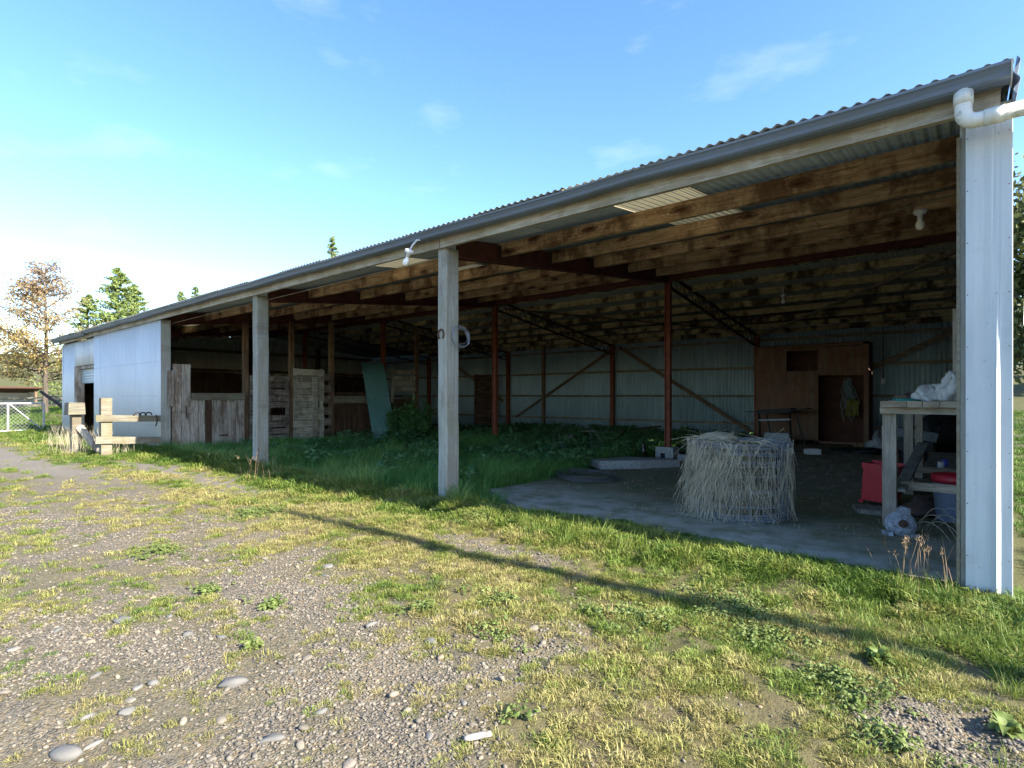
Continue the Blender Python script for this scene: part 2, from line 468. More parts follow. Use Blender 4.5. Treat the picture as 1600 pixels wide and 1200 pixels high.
# ------------------------------------------------------------------ object helpers
def mesh_obj(name, verts, faces, mat, parent=None, smooth=False, **props):
    me = bpy.data.meshes.new(name)
    me.from_pydata([tuple(v) for v in verts], [], faces)
    me.update()
    if smooth:
        me.polygons.foreach_set('use_smooth', [True] * len(me.polygons))
    if mat is not None:
        me.materials.append(M[mat] if isinstance(mat, str) else mat)
    o = bpy.data.objects.new(name, me)
    COL.objects.link(o)
    if parent is not None:
        o.parent = parent
        loc = parent.location.copy()
        p = parent.parent
        if p is not None and parent.type == 'MESH':
            loc = Vector((0, 0, 0))
            o.matrix_parent_inverse = Matrix.Identity(4)
        else:
            o.matrix_parent_inverse = Matrix.Translation(-loc)
    for kk, vv in props.items():
        o[kk] = vv
    return o


def thing(name, loc, label, cat, group=None, kind=None):
    o = bpy.data.objects.new(name, None)
    o.empty_display_size = 0.2
    COL.objects.link(o)
    o.location = loc
    o['label'] = label
    o['category'] = cat
    if group:
        o['group'] = group
    if kind:
        o['kind'] = kind
    return o


def tag(o, label, cat, group=None):
    o['label'] = label
    o['category'] = cat
    if group:
        o['group'] = group
    return o


BOXF = [(0, 3, 2, 1), (4, 5, 6, 7), (0, 1, 5, 4), (1, 2, 6, 5), (2, 3, 7, 6), (3, 0, 4, 7)]


class MB:
    def __init__(self):
        self.v, self.f = [], []

    def add(self, vs_, fs):
        o = len(self.v)
        self.v += [Vector(p) for p in vs_]
        self.f += [tuple(i + o for i in q) for q in fs]
        return self

    def box(self, a, b, j=0.0):
        (x0, y0, z0), (x1, y1, z1) = a, b
        c = [(x0, y0, z0), (x1, y0, z0), (x1, y1, z0), (x0, y1, z0), (x0, y0, z1), (x1, y0, z1), (x1, y1, z1), (x0, y1, z1)]
        if j:
            c = [(p[0] + random.uniform(-j, j), p[1] + random.uniform(-j, j), p[2] + random.uniform(-j, j)) for p in c]
        return self.add(c, BOXF)

    def bar(self, p, q, w, h, up=(0, 0, 1), j=0.0):
        p, q = Vector(p), Vector(q)
        d = (q - p).normalized()
        s = d.cross(Vector(up))
        if s.length < 1e-4:
            s = d.cross(Vector((1, 0, 0)))
        s.normalize()
        u = s.cross(d).normalized()
        c = []
        for e in (p, q):
            for a, b in ((-1, -1), (1, -1), (1, 1), (-1, 1)):
                c.append(e + s * (a * w / 2) + u * (b * h / 2) + Vector((random.uniform(-j, j), random.uniform(-j, j), random.uniform(-j, j))))
        return self.add(c, [(0, 1, 2, 3), (7, 6, 5, 4), (0, 4, 5, 1), (1, 5, 6, 2), (2, 6, 7, 3), (3, 7, 4, 0)])

    def tube(self, pts, r, n=6, caps=True):
        pts = [Vector(p) for p in pts]
        rs = r if isinstance(r, (list, tuple)) else [r] * len(pts)
        o = len(self.v)
        prev = None
        for i, p in enumerate(pts):
            d = (pts[min(i + 1, len(pts) - 1)] - pts[max(i - 1, 0)])
            if d.length < 1e-9:
                d = Vector((0, 0, 1))
            d.normalize()
            if prev is None:
                a = d.cross(Vector((0, 0, 1)) if abs(d.z) < 0.9 else Vector((1, 0, 0))).normalized()
            else:
                a = (prev - d * prev.dot(d))
                a = a.normalized() if a.length > 1e-6 else d.orthogonal().normalized()
            prev = a
            b = d.cross(a)
            for k_ in range(n):
                t = 2 * math.pi * k_ / n
                self.v.append(p + a * (math.cos(t) * rs[i]) + b * (math.sin(t) * rs[i]))
        for i in range(len(pts) - 1):
            for k_ in range(n):
                k2 = (k_ + 1) % n
                self.f.append((o + i * n + k_, o + i * n + k2, o + (i + 1) * n + k2, o + (i + 1) * n + k_))
        if caps:
            self.f.append(tuple(o + k_ for k_ in reversed(range(n))))
            self.f.append(tuple(o + (len(pts) - 1) * n + k_ for k_ in range(n)))
        return self

    def lathe(self, c, prof, n=16):
        o = len(self.v)
        c = Vector(c)
        for r, z in prof:
            for k_ in range(n):
                t = 2 * math.pi * k_ / n
                self.v.append(c + Vector((r * math.cos(t), r * math.sin(t), z)))
        for i in range(len(prof) - 1):
            for k_ in range(n):
                k2 = (k_ + 1) % n
                self.f.append((o + i * n + k_, o + i * n + k2, o + (i + 1) * n + k2, o + (i + 1) * n + k_))
        self.f.append(tuple(o + k_ for k_ in reversed(range(n))))
        self.f.append(tuple(o + (len(prof) - 1) * n + k_ for k_ in range(n)))
        return self

    def xf(self, mat):
        self.v = [mat @ p for p in self.v]
        return self

    def build(self, name, mat, parent=None, smooth=False, **props):
        return mesh_obj(name, self.v, self.f, mat, parent, smooth, **props)


def board(name, a, b, mat, parent, j=0.003, **props):
    return MB().box(a, b, j).build(name, mat, parent, **props)


def bar(name, p, q, w, h, mat, parent, up=(0, 0, 1), j=0.002, **props):
    return MB().bar(p, q, w, h, up, j).build(name, mat, parent, **props)


def corr(name, org, u, v, nrm, width, length, pitch, amp, mat, parent, seg=8, rows=2, thick=0.0015, wob=0.0, phase=0.0, square=False, **props):
    """corrugated sheet: u across the waves, v along them, nrm outward"""
    org, u, v, nrm = Vector(org), Vector(u).normalized(), Vector(v).normalized(), Vector(nrm).normalized()
    nu = max(2, int(round(width / pitch * seg)))
    vs_, fs = [], []
    wv = [random.uniform(-wob, wob) for _ in range(rows)]
    for side in (0, 1):
        for i in range(nu + 1):
            a = width * i / nu
            w = math.sin(2 * math.pi * (a / pitch + phase))
            if square:
                w = max(-1, min(1, w * 1.8))
            for r_ in range(rows):
                t = length * r_ / (rows - 1)
                vs_.append(org + u * a + v * t + nrm * (amp * w + wv[r_] - side * thick))
    N = (nu + 1) * rows
    for i in range(nu):
        for r_ in range(rows - 1):
            a0 = i * rows + r_
            q = (a0, a0 + rows, a0 + rows + 1, a0 + 1)
            fs.append(q)
            fs.append(tuple(N + t for t in reversed(q)))
        e = i * rows
        fs.append((e, N + e, N + e + rows, e + rows))
        e += rows - 1
        fs.append((e, e + rows, N + e + rows, N + e))
    for e in (0, nu * rows):
        for r_ in range(rows - 1):
            fs.append((e + r_, e + r_ + 1, N + e + r_ + 1, N + e + r_))
    return mesh_obj(name, vs_, fs, mat, parent, True, **props)


# ------------------------------------------------------------------ ground
def axis(parts):
    out = []
    for a, b, st in parts:
        out += list(np.arange(a, b, st))
    out.append(parts[-1][1])
    return np.array(out)


gx = axis([(-900, -120, 60), (-120, -30, 3), (-30, -14, 0.4), (-14, -6, 0.12), (-6, 1.6, 0.035), (1.6, 8, 0.3), (8, 60, 4), (60, 600, 60)])
gy = axis([(-300, -20, 40), (-20, -2, 1.0), (-2, 0.4, 0.12), (0.4, 4.7, 0.035), (4.7, 10, 0.12), (10, 18, 0.4), (18, 130, 4), (130, 1200, 60)])
GX, GY = np.meshgrid(gx, gy, indexing='ij')
GZ = ground_z(GX, GY)
nx, ny = len(gx), len(gy)
me = bpy.data.meshes.new('ground')
co = np.stack([GX, GY, GZ], -1).reshape(-1, 3).astype(np.float32)
ii = np.arange((nx - 1) * (ny - 1))
ia, ib = ii // (ny - 1), ii % (ny - 1)
a0 = ia * ny + ib
quads = np.stack([a0, a0 + ny, a0 + ny + 1, a0 + 1], -1).astype(np.int32)
me.vertices.add(len(co))
me.vertices.foreach_set('co', co.ravel())
me.loops.add(quads.size)
me.loops.foreach_set('vertex_index', quads.ravel())
me.polygons.add(len(quads))
me.polygons.foreach_set('loop_start', np.arange(0, quads.size, 4, dtype=np.int32))
me.polygons.foreach_set('use_smooth', np.ones(len(quads), dtype=bool))
me.update()
me.validate()


def pt_attr(me_, name, arr):
    at = me_.attributes.new(name, 'FLOAT', 'POINT')
    at.data.foreach_set('value', np.ascontiguousarray(arr, dtype=np.float32).ravel())


pt_attr(me, 'turf', grass_mask(GX, GY))
pt_attr(me, 'dry', dry_mask(GX, GY))
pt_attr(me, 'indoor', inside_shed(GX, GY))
pt_attr(me, 'track', track_mask(GX, GY))
k = NT('ground_soil_and_gravel', 0.95, 0.15)
v = k.coords()
vor = k.n('TexVoronoi', Vector=v, Scale=95)
stone_c = k.ramp(k.n('SeparateColor', Color=vor.outputs['Color']).outputs[0], [(0.0, (0.065, 0.06, 0.052)), (0.5, (0.15, 0.135, 0.11)), (0.85, (0.22, 0.195, 0.155)), (1.0, (0.22, 0.165, 0.11))])
n_f = k.noise(v, 45, 5, 0.7)
n_b = k.noise(v, 1.7, 5, 0.6)
soil = k.mix(n_b, (0.175, 0.133, 0.082), (0.25, 0.197, 0.128))
gravel = k.mix(k.ramp(n_f, [(0.42, 0.0), (0.50, 1.0)]), soil, stone_c)
turf_c = k.mix(k.attr('dry').outputs['Fac'], (0.085, 0.09, 0.035), (0.145, 0.12, 0.065))
turf_c = k.mix(k.math('MULTIPLY', n_f, 0.5), turf_c, (0.12, 0.10, 0.05))
tf = k.math('MULTIPLY', k.attr('turf').outputs['Fac'], 1.0)
col = k.mix(tf, gravel, turf_c)
trk = k.mix(n_f, (0.16, 0.143, 0.118), (0.225, 0.205, 0.175))
col = k.mix(k.math('MULTIPLY', k.attr('track').outputs['Fac'], 0.85), col, trk)
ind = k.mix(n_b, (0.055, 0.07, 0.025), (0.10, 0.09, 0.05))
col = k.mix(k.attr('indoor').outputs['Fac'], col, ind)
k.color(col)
vd = k.math('MULTIPLY', k.math('MULTIPLY', vor.outputs['Distance'], -0.6), k.math('SUBTRACT', 1.0, k.attr('turf').outputs['Fac']))
hh = k.math('ADD', vd, n_f)
k.bump(hh, 1.0, 0.016)
me.materials.append(k.m)
ground = bpy.data.objects.new('ground', me)
COL.objects.link(ground)
ground['kind'] = 'structure'
ground['label'] = 'gravel and rough grass yard running out to grassy hills'

# distant blue hills
vs_, fs = [], []
xs = np.linspace(-1500, 500, 60)
for i, x in enumerate(xs):
    h = 60 + 70 * float(fbm(np.array([x * 0.004]), np.array([1.3]), 5)[0])
    vs_ += [(x - 300, 380 - x * 0.15 + 350, -5), (x - 300, 520 - x * 0.15 + 350, h), (x - 300, 900 + 350 - x * .15, -5)]
for i in range(59):
    a = i * 3
    fs += [(a, a + 3, a + 4, a + 1), (a + 1, a + 4, a + 5, a + 2)]
M['hills'] = plain('far_hill_scrub', (0.13, 0.17, 0.13), 1.0, 0, 0.3, 0.03, bump=0.0)
mesh_obj('hills', vs_, fs, 'hills', None, True, kind='structure', label='far ridge of blue-green hills behind the farm')

# concrete floor of the open bay
sy = [4.36, 4.6, 4.9, 5.2, 5.8, 6.4, 7.0, 7.6, 8.2, 8.8, 9.6, 10.6, 11.8, 13.0, 14.4, 16.12]
vs_, fs = [], []
for y in sy:
    xl = float(slab_left(np.array(y))) + random.uniform(-0.06, 0.06)
    for t in np.linspace(0, 1, 13):
        vs_.append((xl + (0.12 - xl) * t, y, 0.0))
nt = 13
for i in range(len(sy) - 1):
    for t in range(nt - 1):
        a = i * nt + t
        fs.append((a, a + 1, a + nt + 1, a + nt))
o0 = len(vs_)
rim = [i * nt for i in range(len(sy))][::-1] + [t for t in range(1, nt)]
for r_ in rim:
    p = vs_[r_]
    vs_.append((p[0], p[1], -0.10))
for i in range(len(rim) - 1):
    fs.append((rim[i], o0 + i, o0 + i + 1, rim[i + 1]))
k = NT('mossy_concrete', 0.9, 0.2)
v = k.coords()
nb = k.noise(v, 0.75, 5, 0.6)
nf = k.noise(v, 9, 6, 0.7)
ns = k.noise(v, 60, 3, 0.6)
col = k.mix(nf, (0.30, 0.285, 0.235), (0.42, 0.405, 0.345))
sep = k.n('SeparateXYZ')
k.link(v, sep.inputs[0])
# mud and moss inside, cleaner swept strip along the front edge
yy = k.math('ADD', sep.outputs['Y'], k.math('MULTIPLY', k.math('SUBTRACT', nb, 0.5), 2.2))
yy = k.math('SUBTRACT', yy, k.math('MULTIPLY', k.math('ADD', sep.outputs['X'], 4.7), -0.10))
mud = k.n('MapRange', **{'From Min': 5.2, 'From Max': 6.4})
k.link(yy, mud.inputs['Value'])
deep = k.n('MapRange', **{'From Min': 8.0, 'From Max': 10.0})
k.link(yy, deep.inputs['Value'])
mud_c = k.mix(k.ramp(k.noise(v, 1.6, 6, 0.7), [(0.40, 0.0), (0.6, 1.0)]), (0.20, 0.165, 0.11), (0.125, 0.135, 0.058))
mud_c = k.mix(deep.outputs[0], mud_c, (0.25, 0.205, 0.15))
mud_c = k.mix(k.ramp(ns, [(0.62, 0.0), (0.70, 0.6)]), mud_c, (0.32, 0.28, 0.2))
col = k.mix(k.math('MULTIPLY', mud.outputs[0], 0.92), col, mud_c)
col = k.mix(k.ramp(k.noise(v, 3.1, 5, 0.7), [(0.42, 0.0), (0.62, 0.8)]), col, (0.135, 0.14, 0.07))
k.color(col)
k.bump(nf, 0.35, 0.01)
M['slab'] = k.m
mesh_obj('concrete_floor', vs_, fs, 'slab', None, False, kind='structure', label='mossy concrete floor under the open bay')

# ------------------------------------------------------------------ the shed
X0, X1 = -22.6, 0.12
YF, YR, YB = 4.27, 10.17, 16.17
BAYS = [-0.02, -4.53, -9.06, -13.58, -18.1, -22.5]


def zf(y):
    return 2.985 + 0.114 * (y - 4.0)


ZR = zf(YR)


def zb(y):
    return ZR - (ZR - 3.0) * (y - YR) / (16.3 - YR)


shed = thing('farm_shed', (-11.2, 10.2, 0), 'long open-fronted farm shed with corrugated roof, timber posts and white left wall', 'shed')

# roof sheets, front slope then rear slope
PITCH_R = 0.076
SW = PITCH_R * 14
fslope = Vector((0, YR - 3.97, ZR - zf(3.97))).normalized()
fn = Vector((0, -fslope.z, fslope.y))
flen = (YR - 3.97) / fslope.y
bslope = Vector((0, 16.35 - YR, zb(16.35) - ZR)).normalized()
bn = Vector((0, -bslope.z, bslope.y))
blen = (16.35 - YR) / bslope.y
x = 0.18
i = 0
SKY = (2, 6, 14, 17, 19)
while x > X0 - 0.15:
    SWi = 0.76 if i in SKY else SW
    w = min(SWi, x - (X0 - 0.2)) + 0.05
    lift = 0.004 * (i % 2)
    mat = 'skylight' if i in SKY else 'roof'
    extra = {'label': 'pale translucent skylight sheet'} if i in SKY else {}
    ln = flen if i not in SKY else flen * 0.42
    o = random.uniform(-0.02, 0.02)
    corr('roof_sheet', Vector((x - w, 3.97 + o, zf(3.97) + 0.03 + lift)), (1, 0, 0), fslope, fn, w, ln, PITCH_R, 0.0095, mat, shed, seg=6, rows=2, thick=0.003, **extra)
    if i in SKY:
        st = fslope * (ln - 0.1)
        corr('roof_sheet', Vector((x - w, 3.97, zf(3.97) + 0.034 + lift)) + st, (1, 0, 0), fslope, fn, w, flen - ln + 0.1, PITCH_R, 0.0095, 'roof', shed, seg=6, rows=2, thick=0.003)
    corr('roof_sheet', Vector((x - w, YR - 0.02, ZR + 0.03 + lift)), (1, 0, 0), bslope, bn, w, blen, PITCH_R, 0.0095, 'roof', shed, seg=6, rows=2, thick=0.003)
    x -= SWi
    i += 1
rc = MB()
rc.add([(X0 - 0.2, YR - 0.2, ZR + 0.045), (X0 - 0.2, YR, ZR + 0.10), (X0 - 0.2, YR + 0.2, ZR + 0.045), (0.25, YR - 0.2, ZR + 0.045), (0.25, YR, ZR + 0.10), (0.25, YR + 0.2, ZR + 0.045)], [(0, 3, 4, 1), (1, 4, 5, 2)])
rc.build('ridge_cap', 'roof', shed)
# barge flashing down the right gable end
corr('barge_flashing', (0.194, 3.99, 3.025), (0, 0, -1), (0, fslope.y, fslope.z), (1, 0, 0), 0.20, flen, 0.10, 0.014, 'gutter', shed, seg=8, rows=2)

# fascia in lengths between the posts, slightly sagging
for a, b in zip(BAYS[:-1], BAYS[1:]):
    xa = a + (0.16 if a > -1 else 0)
    board('fascia', (b + 0.006, 4.155, 2.845), (xa - 0.006, 4.195, 2.99), 'fascia', shed, 0.004)

# gutter: ogee profile swept along the front
prof = [(4.150, 2.945), (4.07, 2.930), (4.035, 2.932), (4.018, 2.942), (4.008, 2.962), (3.990, 2.982), (3.975, 2.992), (3.972, 3.006), (3.984, 3.010), (3.995, 2.996), (4.015, 2.978), (4.035, 2.95), (4.145, 2.958)]
for xa, xb in ((0.165, -7.4), (-7.4, -15.0), (-15.0, -18.9), (-18.9, -22.72)):
    vs_, fs = [], []
    ns_ = 10
    for i in range(ns_ + 1):
        t = i / ns_
        xx = xa + (xb - xa) * t + (0.004 if xb > -20 else 0)
        sag = 0.006 * math.sin(xx * 2.3) + 0.004 * math.sin(xx * 5.1)
        if xa < -18:
            sag -= 0.025
        for (py, pz) in prof:
            vs_.append((xx, py, pz + sag))
    n = len(prof)
    for i in range(ns_):
        for p_ in range(n):
            q = (p_ + 1) % n
            fs.append((i * n + p_, i * n + q, (i + 1) * n + q, (i + 1) * n + p_))
    mesh_obj('gutter', vs_, fs, 'gutter', shed)
mesh_obj('gutter_end_cap', [(0.170, y, z) for y, z in [(4.15, 2.925), (4.02, 2.925), (3.968, 3.012), (4.15, 3.012)]] + [(0.177, y, z) for y, z in [(4.15, 2.925), (4.02, 2.925), (3.968, 3.012), (4.15, 3.012)]], BOXF, 'pvc', shed)

# front posts
for x, lab in ((-4.55, None), (-9.06, None)):
    w = 0.145 if x > -5 else 0.16
    d_ = 0.21
    ch = 0.018
    oct_ = [(-w / 2 + ch, 0), (w / 2 - ch, 0), (w / 2, ch), (w / 2, d_ - ch), (w / 2 - ch, d_), (-w / 2 + ch, d_), (-w / 2, d_ - ch), (-w / 2, ch)]
    vs_, fs = [], []
    zs = [-0.3, 0.3, 0.7, 1.1, 1.5, 1.9, 2.3, 2.86]
    for z in zs:
        jx, jy = random.uniform(-0.004, 0.004), random.uniform(-0.004, 0.004)
        tw = random.uniform(-0.02, 0.02)
        for px_, py_ in oct_:
            e = random.uniform(-0.003, 0.003)
            vs_.append((x + jx + px_ - py_ * tw + e, YF - 0.065 + jy + py_ + px_ * tw, z))
    for i in range(len(zs) - 1):
        for q in range(8):
            r_ = (q + 1) % 8
            fs.append((i * 8 + q, i * 8 + r_, (i + 1) * 8 + r_, (i + 1) * 8 + q))
    fs.append(tuple(range(8 * (len(zs) - 1), 8 * len(zs))))
    mesh_obj('front_post', vs_, fs, 'post', shed)
board('front_post', (-13.66, 4.215, -0.3), (-13.44, 4.40, 2.86), 'post', shed)
# corner: greenish timber post inside, white corrugated flashing outside
board('corner_post', (-0.045, 4.275, -0.2), (0.10, 4.42, 3.0), 'post', shed)
board('corner_board', (-0.062, 4.262, -0.2), (-0.047, 4.40, 2.76), 'rail_board', shed)
vs_, fs = [], []
prof = [(-0.022, 0.02), (-0.020, 0.0), (0.02, -0.003), (0.06, 0.001), (0.095, -0.001), (0.105, -0.012), (0.117, -0.026), (0.13, -0.012), (0.138, -0.002), (0.185, -0.001), (0.188, 0.005), (0.188, 0.30)]
zs = [0.0, 0.5, 1.0, 1.35, 1.55, 2.0, 2.45, 2.90]
for z in zs:
    for j, (px_, py_) in enumerate(prof):
        f_ = 1.0 if not (4 < j < 8) else max(0.05, min(1, (1.75 - z) / 0.5))
        if 4 < j < 8:
            py_ = py_ * f_ + 0.001
        vs_.append((px_, 4.245 + py_ + random.uniform(-0.0015, 0.0015), z))
n = len(prof)
for i in range(len(zs) - 1):
    for j in range(n - 1):
        fs.append((i * n + j, i * n + j + 1, (i + 1) * n + j + 1, (i + 1) * n + j))
cf = mesh_obj('corner_flashing', vs_, fs, 'corner_white', shed, False)
mb = MB()
for z in np.arange(0.25, 2.8, 0.31):
    for xx in (-0.012, 0.172):
        mb.lathe((0, 0, 0), [(0.0035, 0), (0.0025, 0.002), (0.0006, 0.003)], 6)
        for v_ in mb.v[-18:]:
            v_.xyz = (xx + v_.x, 4.244 - v_.z, z + v_.y)
mb.build('nail_heads', 'rust', cf, kind='stuff')

# right end wall (edge-on from the yard)
y = 4.56
while y < YB:
    corr('end_wall_sheet', (0.165, y, -0.05), (0, 1, 0), (0, 0, 1), (1, 0, 0), min(0.79, YB + 0.03 - y), (zf(y + 0.2) if y < YR else zb(y + 0.6)) + 0.06, 0.076, 0.008, 'white_wall', shed, seg=6)
    y += 0.76
for z in (0.35, 1.2, 2.1, 2.9):
    bar('end_girt', (0.12, 4.43, z), (0.12, YB, z), 0.045, 0.09, 'girt_y', shed)
for y in (7.2, 10.17, 13.2):
    board('end_post', (0.0, y - 0.06, -0.1), (0.095, y + 0.06, zf(y) - 0.06 if y < YR else zb(y) - 0.06), 'stall_post', shed)

# left closed bays: white corrugated front wall
x = -13.46
while x > -18.55:
    w = min(0.79, x + 18.6)
    if w > 0.1:
        corr('wall_sheet', (x - w, 4.20, 0.0), (1, 0, 0), (0, 0, 1), (0, -1, 0), w + 0.02, 2.88, 0.076, 0.012, 'white_wall', shed, seg=8, wob=0.003)
    x -= 0.76
for xa, xb, z0, h in ((-22.62, -20.95, -0.02, 2.86), (-20.95, -18.6, 2.10, 0.74)):
    x = xb
    while x > xa + 0.05:
        w = min(0.79, x - xa)
        corr('wall_sheet', (x - w, 4.27, z0), (1, 0, 0), (0, 0, 1), (0, -1, 0), w + 0.01, h, 0.076, 0.012, 'white_wall', shed, seg=6, wob=0.003)
        x -= 0.76
mb = MB()
for z in (0.55, 1.2, 1.95, 2.8):
    for xx in np.arange(-18.5, -13.5, 0.152):
        o = len(mb.v)
        mb.lathe((0, 0, 0), [(0.011, 0), (0.007, 0.006), (0.001, 0.008)], 5)
        for v_ in mb.v[o:]:
            v_.xyz = (xx + v_.x, 4.19 - v_.z, z + v_.y)
mb.build('nail_heads', 'steel_grey', shed, kind='stuff')
board('door_jamb', (-20.97, 4.24, -0.05), (-20.83, 4.46, 2.10), 'grey_plank', shed)
board('door_jamb', (-18.72, 4.32, -0.05), (-18.60, 4.46, 2.10), 'grey_plank', shed)
board('door_lintel', (-20.826, 4.30, 2.005), (-18.724, 4.46, 2.096), 'grey_plank', shed)
corr('roller_door', (-20.80, 4.38, 2.0), (0, 0, -1), (1, 0, 0), (0, -1, 0), 0.42, 2.05, 0.085, 0.012, 'roller', shed, seg=8, label='half raised ribbed roller door')

# left end wall, seen through the stalls
y = 4.3
while y < YB:
    w = min(0.79, YB - y)
    top = zf(y) if y < YR else zb(y)
    corr('end_wall_sheet', (-22.58, y, -0.05), (0, 1, 0), (0, 0, 1), (-1, 0, 0), w, top + 0.05, 0.12, 0.012, 'end_wall', shed, seg=6)
    y += 0.76
for z in (2.2, 2.95):
    bar('end_girt', (-22.5, 4.35, z), (-22.5, YB, z), 0.06, 0.10, 'girt_y', shed)
y = 4.4
while y < YB - 0.4:
    w = random.choice([0.22, 0.28, 0.3])
    if not (10.9 < y < 12.1):
        board('lining_board', (-22.46, y + 0.004, 0.0), (-22.435, min(y + w, YB) - 0.004, 2.12 + random.uniform(-0.02, 0.02)), 'brown_plank', shed)
    else:
        board('lining_board', (-22.46, y + 0.004, 0.0), (-22.435, min(y + w, YB) - 0.004, 1.55 + random.uniform(-0.02, 0.02)), 'brown_plank', shed)
    y += w
for y in (7.2, 10.17, 13.2):
    board('end_post', (-22.43, y - 0.08, -0.1), (-22.28, y + 0.08, (zf(y) if y < YR else zb(y)) - 0.05), 'brown_plank', shed)

# back wall
x = X1
while x > X0 + 0.05:
    w = min(0.83, x - X0)
    corr('back_wall_sheet', (x - w, YB + 0.02, -0.05), (1, 0, 0), (0, 0, 1), (0, 1, 0), w, 3.1, 0.10, 0.024, 'back_wall', shed, seg=8, wob=0.002)
    x -= 0.80
for z in (0.42, 1.2, 2.0, 2.75):
    for a, b in zip(BAYS[:-1], BAYS[1:]):
        dz = random.uniform(-0.015, 0.015)
        bar('back_girt', (a - 0.06, YB - 0.035, z + dz), (b + 0.06, YB - 0.035, z - dz), 0.05, 0.07, 'girt', shed)
bar('back_brace', (-9.0, YB - 0.10, 2.80), (-13.25, YB - 0.10, 0.40), 0.03, 0.085, 'girt_y', shed)
bar('back_brace', (-8.85, YB - 0.10, 2.80), (-4.65, YB - 0.10, 0.15), 0.03, 0.10, 'girt_y', shed)
bar('back_brace', (-1.85, YB - 0.10, 1.90), (-0.15, YB - 0.10, 2.75), 0.035, 0.12, 'girt', shed)
bar('back_brace', (-16.6, YB - 0.10, 2.5), (-13.9, YB - 0.10, 1.0), 0.035, 0.12, 'girt', shed)

# ridge posts, rear posts, rafters, ridge beam, trusses
for i, x in enumerate(BAYS[1:5]):
    zb0 = 0.21 if i == 0 else -0.2
    c = MB()
    c.box((x - 0.055, YR - 0.05, zb0), (x - 0.04, YR + 0.05, 3.44))
    c.box((x + 0.04, YR - 0.05, zb0), (x + 0.055, YR + 0.05, 3.44))
    c.box((x - 0.04, YR - 0.012, zb0), (x + 0.04, YR + 0.012, 3.44))
    c.build('ridge_post', 'red_steel', shed)
for x in BAYS[1:5]:
    MB().box((x - 0.06, YB - 0.24, -0.2), (x + 0.06, YB - 0.125, 2.92)).build('rear_post', 'red_steel', shed)
for x in BAYS[1:5]:
    ya, yb = 4.43, YR - 0.08
    za, zb_ = 2.80, 3.42
    ta, tb = zf(ya) - 0.02, zf(yb) - 0.02
    c = MB()
    c.add([(x - 0.02, ya, za), (x + 0.02, ya, za), (x + 0.02, yb, zb_), (x - 0.02, yb, zb_), (x - 0.02, ya, ta), (x + 0.02, ya, ta), (x + 0.02, yb, tb), (x - 0.02, yb, tb)], BOXF)
    c.bar((x, ya, za - 0.012), (x, yb, zb_ - 0.012), 0.11, 0.022)
    c.build('rafter', 'rafter', shed)
    # rear lattice truss
    pa, pb = Vector((x, YR + 0.08, 3.58)), Vector((x, YB - 0.2, 2.86))
    qa, qb = Vector((x, YR + 0.08, 3.34)), Vector((x, YB - 0.2, 2.56))
    c = MB()
    c.bar(pa, pb, 0.06, 0.045)
    c.build('truss_chord', 'dark_steel', shed)
    c = MB()
    c.bar(qa, qb, 0.06, 0.035)
    c.build('truss_chord', 'dark_steel', shed)
    nw = 14
    c = MB()
    for t in range(nw):
        u0, u1 = t / nw, (t + 0.5) / nw
        c.bar(qa.lerp(qb, u0), pa.lerp(pb, u1), 0.014, 0.014)
        c.bar(pa.lerp(pb, u1), qa.lerp(qb, (t + 1) / nw), 0.014, 0.014)
    c.build('truss_web', 'dark_steel', shed, kind='stuff')
for a, b in zip(BAYS[:-1], BAYS[1:]):
    board('ridge_beam', (b + 0.003, YR - 0.03, 3.445), (a - 0.003, YR + 0.03, 3.66), 'rafter', shed)

# purlins
FP = [5.15, 6.22, 7.32, 8.42, 9.5]
for bi, (a, b) in enumerate(zip(BAYS[:-1], BAYS[1:])):
    for y in FP:
        d_ = 0.165
        zt = zf(y) - 0.02
        dz = random.uniform(-0.008, 0.008)
        xa = a - (0.024 if bi else -0.11)
        xb = b + 0.024
        P_ = MB()
        nseg = 6
        for s in range(nseg):       # slight bow along the length
            pass
        vs_ = []
        for s in range(nseg + 1):
            t = s / nseg
            xx = xa + (xb - xa) * t
            bow = -0.012 * math.sin(math.pi * t) + random.uniform(-0.002, 0.002)
            for dy, dzz in ((-0.025, -d_), (0.025, -d_), (0.025, 0), (-0.025, 0)):
                vs_.append((xx, y + dy, zt + dzz + bow + dz))
        fs = []
        for s in range(nseg):
            for q in range(4):
                r_ = (q + 1) % 4
                fs.append((s * 4 + q, (s + 1) * 4 + q, (s + 1) * 4 + r_, s * 4 + r_))
        fs += [(0, 1, 2, 3), (nseg * 4 + 3, nseg * 4 + 2, nseg * 4 + 1, nseg * 4)]
        pl = mesh_obj('purlin', vs_, fs, 'front_purlin', shed)
        if bi < 3:
            MB().box((xb + 0.0, y - 0.04, zt - d_ - 0.03), (xb + 0.05, y - 0.028, zt - 0.03)).build('cleat', 'dark_steel', pl)
RP = [10.55, 11.35, 12.15, 12.95, 13.75, 14.55, 15.3, 15.95]
for a, b in zip(BAYS[:4], BAYS[1:5]):
    for y in RP:
        zt = zb(y) - 0.012
        board('purlin', (b + 0.002, y - 0.022, zt - 0.135), (a - 0.002, y + 0.022, zt), 'rear_purlin', shed, 0.004)
bar('roof_brace', (-4.5, 15.9, 2.82), (-0.05, 10.6, 3.42), 0.05, 0.05, 'girt', shed)
bar('roof_brace', (-9.0, 10.5, 3.40), (-4.6, 15.0, 2.92), 0.03, 0.03, 'dark_steel', shed)
# conduit and lamp cable
MB().tube([(-0.02, 6.38, 3.03), (-0.5, 6.385, 2.985), (-0.62, 6.39, 2.97)], 0.008, 6).build('conduit', 'rail_board', shed)
MB().tube([(-4.6, 4.32, 2.80), (-13.4, 4.42, 2.79)], 0.006, 5).build('cable', 'girt', shed)

# downpipe
dp = MB()


